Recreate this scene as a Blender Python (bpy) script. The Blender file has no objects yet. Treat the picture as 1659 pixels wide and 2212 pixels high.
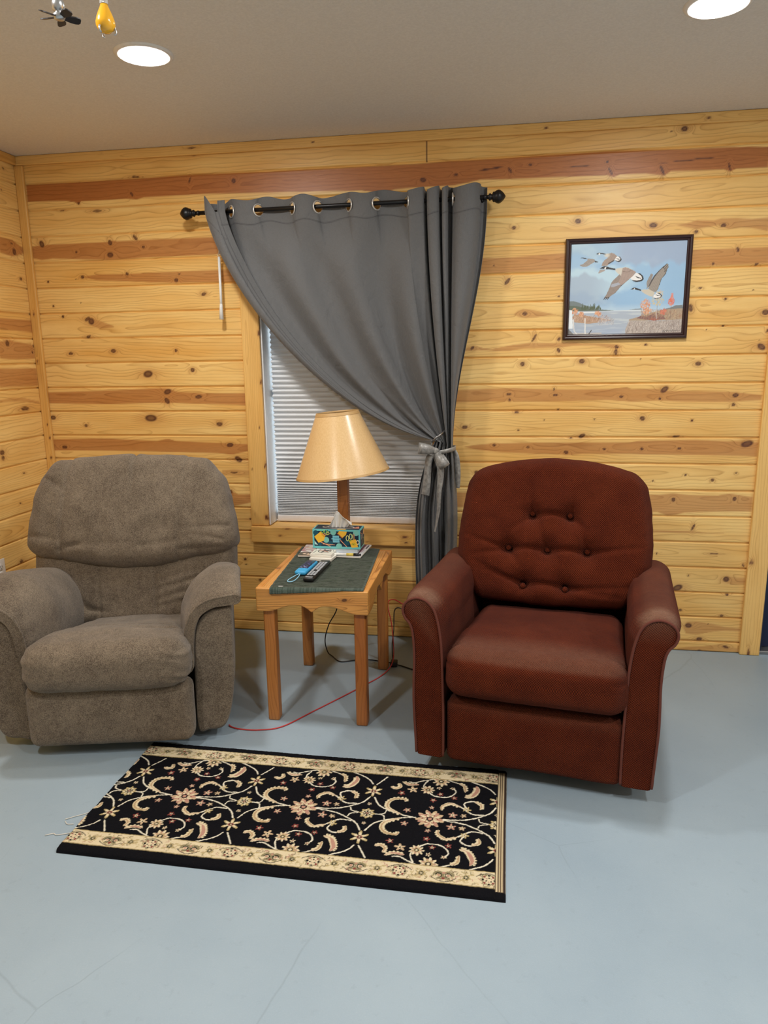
import bpy, math, random
import numpy as np
from mathutils import Matrix, Vector

SC = bpy.context.scene
COL = SC.collection
PI = math.pi

# ------------------------------------------------------------------ colour helper
def C(r, g, b, a=1.0):
    f = lambda c: (c / 255 / 12.92) if c <= 10.3 else ((c / 255 + 0.055) / 1.055) ** 2.4
    return (f(r), f(g), f(b), a)

# ------------------------------------------------------------------ camera
cam_data = bpy.data.cameras.new('camera')
cam = bpy.data.objects.new('camera', cam_data)
COL.objects.link(cam)
cam_data.sensor_fit = 'VERTICAL'
cam_data.sensor_height = 36.0
cam_data.sensor_width = 27.0
cam_data.lens = 1560.83 * 36.0 / 2212.0
cam_data.clip_start = 0.02
right = Vector((0.98714453, 0.15923151, -0.01382062))
up = Vector((-0.02022901, 0.21024592, 0.97743923))
fwd = Vector((-0.15854486, 0.9645942, -0.2107642))
cam.matrix_world = Matrix(((right.x, up.x, -fwd.x, 2.4521), (right.y, up.y, -fwd.y, -3.5913),
                           (right.z, up.z, -fwd.z, 1.4657), (0, 0, 0, 1)))
SC.camera = cam

# ------------------------------------------------------------------ world, exposure
SC.view_settings.view_transform = 'Standard'
SC.view_settings.look = 'None'
SC.view_settings.exposure = 0.0
SC.view_settings.gamma = 1.0
SC.view_settings.use_curve_mapping = False
SC.cycles.max_bounces = 8
SC.cycles.caustics_reflective = False
SC.cycles.caustics_refractive = False
world = bpy.data.worlds.new('daylight')
SC.world = world
world.use_nodes = True
wbg = world.node_tree.nodes['Background']
wbg.inputs[0].default_value = (0.80, 0.90, 1.0, 1)
wbg.inputs[1].default_value = 6.0
LAMP_COLOUR = (1.0, 0.975, 0.94, 1)
# strength of each recessed lamp, by its place in the grid
LAMPS = [((1.235, -1.046), 300.0), ((3.06, -1.055), 300.0), ((1.235, -2.9), 440.0), ((3.06, -2.9), 440.0), ((4.7, -2.9), 440.0)]

# ------------------------------------------------------------------ numeric helpers
def _h(ix, iy, iz, seed):
    n = (ix.astype(np.int64) * 374761393 + iy.astype(np.int64) * 668265263 + iz.astype(np.int64) * 2147483647 + seed * 974634777) & 0xffffffff
    n = ((n ^ (n >> 13)) * 1274126177) & 0xffffffff
    n = (n ^ (n >> 16)) & 0xffffffff
    return n.astype(np.float64) / 2147483647.5 - 1.0

def noise3(x, y, z, seed=0):
    x, y, z = np.broadcast_arrays(np.asarray(x, float), np.asarray(y, float), np.asarray(z, float))
    ix, iy, iz = np.floor(x), np.floor(y), np.floor(z)
    fx, fy, fz = x - ix, y - iy, z - iz
    fx, fy, fz = [f * f * (3 - 2 * f) for f in (fx, fy, fz)]
    r = 0
    for a in (0, 1):
        for b in (0, 1):
            for c in (0, 1):
                w = (fx if a else 1 - fx) * (fy if b else 1 - fy) * (fz if c else 1 - fz)
                r = r + w * _h(ix + a, iy + b, iz + c, seed)
    return r

def fbm(x, y, z, seed=0, o=3):
    r, a = 0, 1.0
    for i in range(o):
        r = r + a * noise3(x * 2 ** i, y * 2 ** i, z * 2 ** i, seed + i * 17)
        a *= 0.5
    return r / 1.75

def sstep(a, b, x):
    t = np.clip((x - a) / (b - a), 0, 1)
    return t * t * (3 - 2 * t)

def catmull(pts, n, closed=False):
    P = np.array(pts, float)
    k = len(P)
    segs = k if closed else k - 1
    out = []
    for i in range(segs):
        if closed:
            p0, p1, p2, p3 = P[(i - 1) % k], P[i], P[(i + 1) % k], P[(i + 2) % k]
        else:
            p1, p2 = P[i], P[i + 1]
            p0 = P[i - 1] if i > 0 else 2 * p1 - p2
            p3 = P[i + 2] if i + 2 < k else 2 * p2 - p1
        t = np.linspace(0, 1, n, endpoint=False)[:, None]
        out.append(0.5 * ((2 * p1) + (-p0 + p2) * t + (2 * p0 - 5 * p1 + 4 * p2 - p3) * t ** 2 + (-p0 + 3 * p1 - 3 * p2 + p3) * t ** 3))
    if not closed:
        out.append(P[-1:])
    return np.vstack(out)

def resample(P, n, closed=False):
    P = np.array(P, float)
    if closed:
        P = np.vstack([P, P[:1]])
    d = np.r_[0, np.cumsum(np.linalg.norm(np.diff(P, axis=0), axis=1))]
    t = np.linspace(0, d[-1], n + 1 if closed else n)
    if closed:
        t = t[:-1]
    return np.stack([np.interp(t, d, P[:, i]) for i in range(P.shape[1])], 1)

# ------------------------------------------------------------------ object helpers
def setp(o, label=None, cat=None, group=None, kind=None):
    if label: o['label'] = label
    if cat: o['category'] = cat
    if group: o['group'] = group
    if kind: o['kind'] = kind
    return o

def build(name, V, F, mat, parent=None, uv=None, smooth=True, attrs=None, cols=None):
    """one mesh object; F is an (m,4) array or a list of tuples; uv is one pair per loop"""
    V = np.asarray(V, float)
    me = bpy.data.meshes.new(name)
    if isinstance(F, np.ndarray):
        m = len(F)
        me.vertices.add(len(V)); me.loops.add(m * 4); me.polygons.add(m)
        me.vertices.foreach_set('co', V.astype(np.float32).ravel())
        me.loops.foreach_set('vertex_index', F.astype(np.int32).ravel())
        me.polygons.foreach_set('loop_start', np.arange(0, m * 4, 4, dtype=np.int32))
        me.update(calc_edges=True)
    else:
        me.from_pydata(V.tolist(), [], F)
        me.update()
    if uv is not None:
        l = me.uv_layers.new(name='UVMap')
        l.data.foreach_set('uv', np.asarray(uv, np.float32).ravel())
    for k, a in (attrs or {}).items():
        at = me.attributes.new(k, 'FLOAT', 'POINT')
        at.data.foreach_set('value', np.asarray(a, np.float32))
    for k, a in (cols or {}).items():
        at = me.attributes.new(k, 'FLOAT_COLOR', 'POINT')
        a = np.asarray(a, np.float32)
        at.data.foreach_set('color', np.hstack([a, np.ones((len(a), 1), np.float32)]).ravel())
    if isinstance(smooth, (bool, int)):
        me.polygons.foreach_set('use_smooth', np.full(len(me.polygons), bool(smooth)))
    else:
        me.polygons.foreach_set('use_smooth', np.asarray(smooth, bool))
    for mm in (mat if isinstance(mat, (list, tuple)) else [mat]):
        me.materials.append(mm)
    o = bpy.data.objects.new(name, me)
    COL.objects.link(o)
    if parent: o.parent = parent
    return o

def empty(name, loc=(0, 0, 0), rz=0.0, **k):
    o = bpy.data.objects.new(name, None)
    o.empty_display_size = 0.05
    COL.objects.link(o)
    o.location = loc
    o.rotation_euler = (0, 0, rz)
    return setp(o, **k)

def grid_faces(nu, nv, wrap=False):
    i = np.arange(nu if wrap else nu - 1)[:, None]
    j = np.arange(nv - 1)[None, :]
    i2 = (i + 1) % nu
    a = i * nv + j; b = i2 * nv + j; c = i2 * nv + j + 1; d = i * nv + j + 1
    return np.stack([a, b, c, d], -1).reshape(-1, 4)

class MB:
    """collects shapes into one mesh"""
    def __init__(s): s.v, s.f, s.u, s.s = [], [], [], []
    def add(s, V, F, smooth=False, uv=None):
        o = len(s.v)
        s.v += [tuple(map(float, p)) for p in V]
        for f in F:
            f = [int(i) for i in f]
            s.f.append(tuple(i + o for i in f)); s.s.append(smooth)
            s.u += [uv[i] for i in f] if uv is not None else [(V[i][0] + V[i][1], V[i][2]) for i in f]
        return s
    def box(s, x0, x1, y0, y1, z0, z1, b=0.0):
        if b <= 0:
            V = [(x, y, z) for x in (x0, x1) for y in (y0, y1) for z in (z0, z1)]
            return s.add(V, [(0, 1, 3, 2), (4, 6, 7, 5), (0, 4, 5, 1), (2, 3, 7, 6), (0, 2, 6, 4), (1, 5, 7, 3)])
        bm_v, bm_f = rbox_raw((x1 - x0) / 2, (y1 - y0) / 2, (z1 - z0) / 2, b)
        bm_v = bm_v + np.array([(x0 + x1) / 2, (y0 + y1) / 2, (z0 + z1) / 2])
        return s.add(bm_v, bm_f, True)
    def tube(s, pts, r, n=10, cap=True):
        V, F = tube_raw(pts, r, n, cap)
        return s.add(V, F, True)
    def lathe(s, prof, c=(0, 0, 0), n=32, axis='z', cap=True):
        """prof: list of (radius, height)"""
        V, F = [], []
        for r, h in prof:
            for k in range(n):
                a = 2 * PI * k / n
                p = (r * math.cos(a), r * math.sin(a), h)
                if axis == 'x': p = (p[2], p[0], p[1])
                if axis == 'y': p = (p[0], p[2], -p[1])
                V.append((p[0] + c[0], p[1] + c[1], p[2] + c[2]))
        m = len(prof)
        for i in range(m - 1):
            for k in range(n):
                k2 = (k + 1) % n
                F.append((i * n + k, i * n + k2, (i + 1) * n + k2, (i + 1) * n + k))
        s.add(V, F, True)
        if cap:
            s.add(V[:n], [tuple(range(n - 1, -1, -1))]); s.add(V[-n:], [tuple(range(n))])
        return s
    def xform(s, M):
        s.v = [tuple(M @ Vector(p)) for p in s.v]; return s
    def build(s, name, mat, parent=None):
        return build(name, np.array(s.v), s.f, mat, parent, uv=np.array(s.u), smooth=np.array(s.s))

def rbox_raw(hx, hy, hz, b):
    """box with two-step rounded edges"""
    t = [-1, -1, 1, 1]
    V, F = rounded_grid((hx, hy, hz), b, 4, edge=True)
    return V, F

def rounded_grid(h, r, n, edge=False):
    """cube-sphere style rounded box; with edge=True the grid lines hug the rounded edges"""
    h = np.array(h, float)
    faces, V, off = [], [], 0
    def line(k):
        if edge:
            a = np.array([-h[k], -h[k] + r * 0.30, -h[k] + r, h[k] - r, h[k] - r * 0.30, h[k]])
            return a
        return np.linspace(-h[k], h[k], n)
    for ax in range(3):
        a, b = (ax + 1) % 3, (ax + 2) % 3
        la, lb = line(a), line(b)
        for sgn in (-1, 1):
            A, B = np.meshgrid(la, lb, indexing='ij')
            P = np.zeros(A.shape + (3,))
            P[..., a] = A; P[..., b] = B; P[..., ax] = sgn * h[ax]
            f = grid_faces(len(la), len(lb))
            if sgn < 0: f = f[:, ::-1]
            V.append(P.reshape(-1, 3)); faces.append(f + off); off += A.size
    V = np.vstack(V); F = np.vstack(faces)
    key = np.round(V * 1e6).astype(np.int64)
    _, idx, inv = np.unique(key, axis=0, return_index=True, return_inverse=True)
    V = V[idx]; F = inv.reshape(-1)[F]
    inner = np.clip(V, -(h - r), h - r)
    d = V - inner
    l = np.linalg.norm(d, axis=1, keepdims=True)
    l[l == 0] = 1
    return inner + d / l * r, F

def blob(h, r, step):
    """dense rounded box for upholstery: returns verts, quad faces, per-loop uv in metres"""
    h = np.array(h, float)
    faces, V, uvs, off = [], [], [], 0
    for ax in range(3):
        a, b = (ax + 1) % 3, (ax + 2) % 3
        la = np.linspace(-h[a], h[a], max(6, int(2 * h[a] / step)))
        lb = np.linspace(-h[b], h[b], max(6, int(2 * h[b] / step)))
        for sgn in (-1, 1):
            A, B = np.meshgrid(la, lb, indexing='ij')
            P = np.zeros(A.shape + (3,))
            P[..., a] = A; P[..., b] = B; P[..., ax] = sgn * h[ax]
            f = grid_faces(len(la), len(lb))
            if sgn < 0: f = f[:, ::-1]
            Q = P.reshape(-1, 3)
            V.append(Q); faces.append(f + off)
            u = {0: Q[:, [1, 2]], 1: Q[:, [0, 2]], 2: Q[:, [0, 1]]}[ax]
            uvs.append(u[f.reshape(-1)]); off += A.size
    V = np.vstack(V); F = np.vstack(faces); UV = np.vstack(uvs)
    key = np.round(V * 1e6).astype(np.int64)
    # different step counts meet at the edges only at shared samples, so every axis keeps one count
    _, idx, inv = np.unique(key, axis=0, return_index=True, return_inverse=True)
    V = V[idx]; F = inv.reshape(-1)[F]
    inner = np.clip(V, -(h - r), h - r)
    d = V - inner
    l = np.linalg.norm(d, axis=1, keepdims=True); l[l == 0] = 1
    return inner + d / l * r, F, UV, V

def normals(V, F):
    a, b, c, d = [V[F[:, i]] for i in range(4)]
    n = np.cross(c - a, d - b)
    N = np.zeros_like(V)
    for i in range(4):
        np.add.at(N, F[:, i], n)
    l = np.linalg.norm(N, axis=1, keepdims=True); l[l == 0] = 1
    return N / l

def tube_raw(pts, r, n=10, cap=True):
    P = np.array(pts, float)
    k = len(P)
    R = np.full(k, r, float) if np.isscalar(r) else np.array(r, float)
    T = np.gradient(P, axis=0)
    T /= np.maximum(np.linalg.norm(T, axis=1, keepdims=True), 1e-9)
    up = np.array([0, 0, 1.0]) if abs(T[0][2]) < 0.9 else np.array([1.0, 0, 0])
    u = np.cross(T[0], up); u /= np.linalg.norm(u)
    V = []
    for i in range(k):
        u = u - T[i] * np.dot(u, T[i]); u /= max(np.linalg.norm(u), 1e-9)
        w = np.cross(T[i], u)
        for j in range(n):
            a = 2 * PI * j / n
            V.append(P[i] + R[i] * (math.cos(a) * u + math.sin(a) * w))
    F = []
    for i in range(k - 1):
        for j in range(n):
            j2 = (j + 1) % n
            F.append((i * n + j, i * n + j2, (i + 1) * n + j2, (i + 1) * n + j))
    if cap:
        F.append(tuple(range(n - 1, -1, -1))); F.append(tuple((k - 1) * n + j for j in range(n)))
    return V, F

def ring_raw(c, nrm, R, r, n=28, m=8):
    nrm = np.array(nrm, float); nrm /= np.linalg.norm(nrm)
    a = np.array([0, 0, 1.0]) if abs(nrm[2]) < 0.9 else np.array([1.0, 0, 0])
    u = np.cross(nrm, a); u /= np.linalg.norm(u); w = np.cross(nrm, u)
    V, F = [], []
    for i in range(n):
        t = 2 * PI * i / n
        d = math.cos(t) * u + math.sin(t) * w
        for j in range(m):
            s = 2 * PI * j / m
            V.append(np.array(c) + d * (R + r * math.cos(s)) + nrm * r * math.sin(s))
    for i in range(n):
        for j in range(m):
            F.append((i * m + j, ((i + 1) % n) * m + j, ((i + 1) % n) * m + (j + 1) % m, i * m + (j + 1) % m))
    return V, F

def loft(sections, capuv=True):
    """sections: (k, n, 3) closed loops; returns verts, faces list, uv, smooth flags"""
    S = np.array(sections, float)
    k, n = S.shape[:2]
    V = S.reshape(-1, 3)
    per = np.r_[0, np.cumsum(np.linalg.norm(np.diff(np.vstack([S[k // 2], S[k // 2][:1]]), axis=0), axis=1))]
    lon = np.r_[0, np.cumsum(np.linalg.norm(np.diff(S.mean(1), axis=0), axis=1))]
    F, U, sm = [], [], []
    for i in range(k - 1):
        for j in range(n):
            j2 = (j + 1) % n
            F.append((i * n + j, i * n + j2, (i + 1) * n + j2, (i + 1) * n + j)); sm.append(True)
            U += [(per[j], lon[i]), (per[j + 1], lon[i]), (per[j + 1], lon[i + 1]), (per[j], lon[i + 1])]
    for base, order in ((0, range(n - 1, -1, -1)), ((k - 1) * n, range(n))):
        f = tuple(base + j for j in order)
        F.append(f); sm.append(False)
        U += [(V[i][0], V[i][2]) for i in f]
    return V, F, np.array(U), np.array(sm)

# ------------------------------------------------------------------ material helper
class NT:
    def __init__(s, name):
        s.m = bpy.data.materials.new(name); s.m.use_nodes = True
        s.t = s.m.node_tree
        s.b = s.t.nodes['Principled BSDF']
    def n(s, typ, ins=None, **attrs):
        nd = s.t.nodes.new('ShaderNode' + typ)
        for k, v in attrs.items(): setattr(nd, k, v)
        for k, v in (ins or {}).items(): s.put(nd.inputs[k], v)
        return nd
    def put(s, sock, v):
        if isinstance(v, bpy.types.NodeSocket): s.t.links.new(v, sock)
        else: sock.default_value = v
    def mix(s, f, a, b, bt='MIX'):
        nd = s.n('Mix', data_type='RGBA', blend_type=bt)
        s.put(nd.inputs[0], f); s.put(nd.inputs[6], a); s.put(nd.inputs[7], b)
        return nd.outputs[2]
    def math(s, op, a, b=0.0, c=None):
        nd = s.n('Math', operation=op)
        s.put(nd.inputs[0], a); s.put(nd.inputs[1], b)
        if c is not None: s.put(nd.inputs[2], c)
        return nd.outputs[0]
    def ramp(s, f, lo, hi, a=0.0, b=1.0):
        nd = s.n('MapRange', {0: f, 1: lo, 2: hi, 3: a, 4: b})
        nd.clamp = True
        return nd.outputs[0]
    def attr(s, name): return s.n('Attribute', attribute_name=name)
    def noise(s, vec, scale, detail=2.0, rough=0.5, dist=0.0):
        nd = s.n('TexNoise', {'Scale': scale, 'Detail': detail, 'Roughness': rough, 'Distortion': dist})
        if vec is not None: s.put(nd.inputs['Vector'], vec)
        return nd.outputs[0]
    def coord(s, which='Object'): return s.n('TexCoord').outputs[which]
    def mapv(s, vec, scale=(1, 1, 1), loc=(0, 0, 0)):
        nd = s.n('Mapping', {'Vector': vec, 'Location': loc, 'Scale': scale})
        return nd.outputs[0]
    def bump(s, h, strength=0.3, dist=0.002):
        nd = s.n('Bump', {'Strength': strength, 'Distance': dist, 'Height': h})
        s.t.links.new(nd.outputs[0], s.b.inputs['Normal'])
    def set(s, **k):
        names = {'col': 'Base Color', 'rough': 'Roughness', 'metal': 'Metallic', 'spec': 'Specular IOR Level', 'sheen': 'Sheen Weight',
                 'trans': 'Transmission Weight', 'coat': 'Coat Weight', 'sheenr': 'Sheen Roughness', 'emit': 'Emission Color', 'emits': 'Emission Strength', 'ior': 'IOR',
                 'sss': 'Subsurface Weight', 'alpha': 'Alpha', 'aniso': 'Anisotropic', 'coatr': 'Coat Roughness'}
        for a, v in k.items(): s.put(s.b.inputs[names[a]], v)
        return s.m

def plain(name, col, rough=0.5, metal=0.0, spec=0.5, var=0.06, **k):
    t = NT(name)
    n = t.noise(t.coord(), 60.0, 3.0)
    dark = tuple(c * (1 - 2 * var) for c in col[:3]) + (1,)
    c = t.mix(n, dark, tuple(min(1, x * (1 + var)) for x in col[:3]) + (1,))
    t.set(col=c, rough=rough, metal=metal, spec=spec, **k)
    return t.m
HEART = [[1.0,[[0.057,2.34],[0.326,2.339],[0.336,2.341],[0.349,2.338],[0.589,2.341],[0.663,2.34],[0.918,2.344],[1.275,2.339],[1.279,2.338],[1.68,2.336],[1.877,2.335],[2.038,2.334],[2.185,2.339],[2.425,2.338],[2.614,2.341],[2.89,2.342],[3.07,2.338],[3.247,2.332],[3.421,2.331],[3.558,2.324]],[[0.047,2.259],[0.255,2.254],[0.308,2.245],[0.324,2.234],[0.339,2.247],[0.58,2.249],[0.639,2.243],[0.677,2.251],[1.005,2.252],[1.166,2.248],[1.476,2.24],[1.777,2.232],[1.876,2.215],[1.935,2.229],[2.038,2.233],[2.215,2.234],[2.331,2.251],[2.494,2.247],[2.71,2.245],[2.895,2.242],[2.923,2.233],[2.949,2.242],[3.058,2.241],[3.139,2.229],[3.165,2.245],[3.385,2.242],[3.412,2.232],[3.437,2.242],[3.566,2.241]]],[0.85,[[0.019,2.04],[0.082,2.045],[0.13,2.048],[0.463,2.05],[0.486,2.057],[0.516,2.052],[0.637,2.053],[1.006,2.052],[1.15,2.051],[1.263,2.043]],[[0.012,1.99],[0.039,1.987],[0.089,1.975],[0.153,1.981],[0.324,1.97],[0.454,1.964],[0.507,1.964],[0.629,1.967],[0.704,1.969],[1.03,1.97],[1.146,1.985],[1.261,2.007]]],[0.6,[[3.162,2.016],[3.202,2.021],[3.247,2.026],[3.292,2.038],[3.361,2.033],[3.392,2.041],[3.456,2.04],[3.519,2.033],[3.585,2.037]],[[3.162,2.013],[3.202,2.019],[3.286,2.0],[3.313,2.003],[3.386,2.012],[3.423,1.994],[3.477,1.999],[3.523,1.995],[3.59,1.979]]],[0.75,[[0.307,1.887],[0.393,1.895],[0.546,1.893],[0.698,1.895],[0.848,1.896],[1.032,1.897],[1.141,1.895]],[[0.306,1.884],[0.39,1.866],[0.543,1.857],[0.694,1.847],[0.843,1.841],[1.138,1.837]]],[0.65,[[2.217,1.909],[2.326,1.909],[2.483,1.908],[2.627,1.914],[2.723,1.917],[3.004,1.916],[3.287,1.912],[3.456,1.913],[3.596,1.912]],[[2.218,1.841],[2.312,1.84],[2.436,1.839],[2.725,1.846],[3.008,1.844],[3.292,1.84],[3.602,1.845]]],[0.6,[[0.323,1.669],[0.342,1.678],[0.38,1.666],[0.457,1.638]],[[0.322,1.664],[0.338,1.638],[0.376,1.626],[0.457,1.631]]],[0.55,[[2.371,1.649],[2.498,1.652],[2.516,1.666],[2.54,1.674],[2.572,1.671],[2.619,1.661],[2.684,1.648],[2.721,1.636]],[[2.371,1.647],[2.498,1.649],[2.522,1.638],[2.555,1.632],[2.592,1.633],[2.638,1.64],[2.684,1.646],[2.721,1.634]]],[0.6,[[2.268,1.496],[2.311,1.509],[2.359,1.497],[2.397,1.492],[2.431,1.498],[2.501,1.511],[2.548,1.515],[2.576,1.519],[2.702,1.515],[2.78,1.518],[2.819,1.511],[2.899,1.509],[2.979,1.505],[3.0,1.494]],[[2.268,1.483],[2.335,1.488],[2.407,1.483],[2.478,1.482],[2.549,1.492],[2.596,1.493],[2.698,1.494],[2.78,1.501],[2.819,1.502],[2.873,1.501],[2.974,1.483],[3.0,1.491]]],[0.8,[[0.033,1.307],[0.043,1.301],[0.356,1.307],[0.671,1.319],[0.713,1.319],[0.754,1.31],[0.774,1.3],[0.918,1.291],[1.149,1.29]],[[0.025,1.243],[0.048,1.242],[0.348,1.237],[0.664,1.242],[0.79,1.241],[0.914,1.237],[1.147,1.229]]],[0.65,[[2.216,1.299],[2.245,1.299],[2.386,1.304],[2.509,1.307],[2.609,1.302],[2.774,1.298],[2.963,1.3],[3.031,1.307],[3.053,1.297],[3.085,1.299],[3.174,1.299],[3.219,1.288],[3.464,1.284],[3.526,1.28],[3.626,1.267]],[[2.216,1.237],[2.387,1.244],[2.556,1.243],[2.776,1.243],[2.938,1.248],[3.046,1.239],[3.088,1.24],[3.171,1.244],[3.28,1.239],[3.493,1.236],[3.56,1.241],[3.628,1.244]]],[0.8,[[0.024,1.045],[0.047,1.048],[0.329,1.055],[0.647,1.042],[0.691,1.052],[0.712,1.054],[0.753,1.042],[0.942,1.035],[1.025,1.032],[1.148,1.028]],[[0.017,0.987],[0.323,0.989],[0.642,0.985],[0.854,0.981],[0.98,0.98],[1.062,0.972],[1.146,0.991]]],[0.7,[[2.27,1.021],[2.333,1.031],[2.408,1.038],[2.561,1.042],[2.784,1.045],[3.057,1.047],[3.099,1.055],[3.356,1.059],[3.545,1.053],[3.627,1.05]],[[2.27,1.02],[2.334,1.006],[2.449,0.995],[2.619,0.988],[2.731,0.986],[2.786,0.983],[2.841,0.989],[3.06,0.991],[3.103,0.99],[3.361,0.988],[3.501,0.986],[3.632,0.984]]],[0.45,[[0.999,0.89],[1.026,0.891],[1.066,0.895],[1.151,0.889]],[[0.998,0.864],[1.024,0.864],[1.063,0.858],[1.149,0.864]]],[0.75,[[0.517,0.771],[0.992,0.774],[1.032,0.783],[1.049,0.775],[1.08,0.761],[1.148,0.762]],[[0.509,0.689],[0.987,0.693],[1.04,0.691],[1.067,0.7],[1.145,0.717]]],[0.65,[[2.231,0.791],[3.114,0.794],[3.147,0.793],[3.213,0.794],[3.271,0.802],[3.343,0.795],[3.472,0.795],[3.528,0.805],[3.624,0.791]],[[2.231,0.715],[3.119,0.709],[3.152,0.708],[3.205,0.71],[3.252,0.691],[3.291,0.696],[3.33,0.709],[3.446,0.715],[3.631,0.72]]],[0.6,[[3.125,0.615],[3.191,0.616],[3.356,0.618],[3.441,0.611],[3.518,0.611]],[[3.125,0.606],[3.192,0.606],[3.356,0.608],[3.441,0.609],[3.518,0.61]]],[0.5,[[1.04,0.626],[1.098,0.629],[1.134,0.634],[1.147,0.637]],[[1.04,0.623],[1.098,0.623],[1.133,0.621],[1.146,0.624]]],[0.45,[[1.037,0.492],[1.055,0.496],[1.095,0.495],[1.144,0.493]],[[1.037,0.49],[1.054,0.488],[1.095,0.488],[1.144,0.492]]],[0.5,[[3.524,0.379],[3.542,0.398],[3.568,0.395],[3.595,0.391],[3.63,0.392]],[[3.524,0.377],[3.545,0.362],[3.572,0.354],[3.598,0.355],[3.633,0.358]]],[0.55,[[3.363,0.133],[3.382,0.156],[3.422,0.158],[3.489,0.15],[3.557,0.135],[3.63,0.131]],[[3.364,0.125],[3.38,0.092],[3.427,0.087],[3.493,0.105],[3.558,0.116],[3.631,0.116]]],[0.5,[[3.345,0.011],[3.398,0.023],[3.465,0.029],[3.551,0.044],[3.592,0.032],[3.632,0.026]],[[3.345,-0.001],[3.4,-0.001],[3.467,0.001],[3.554,0.005],[3.633,0.007]]]]
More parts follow.
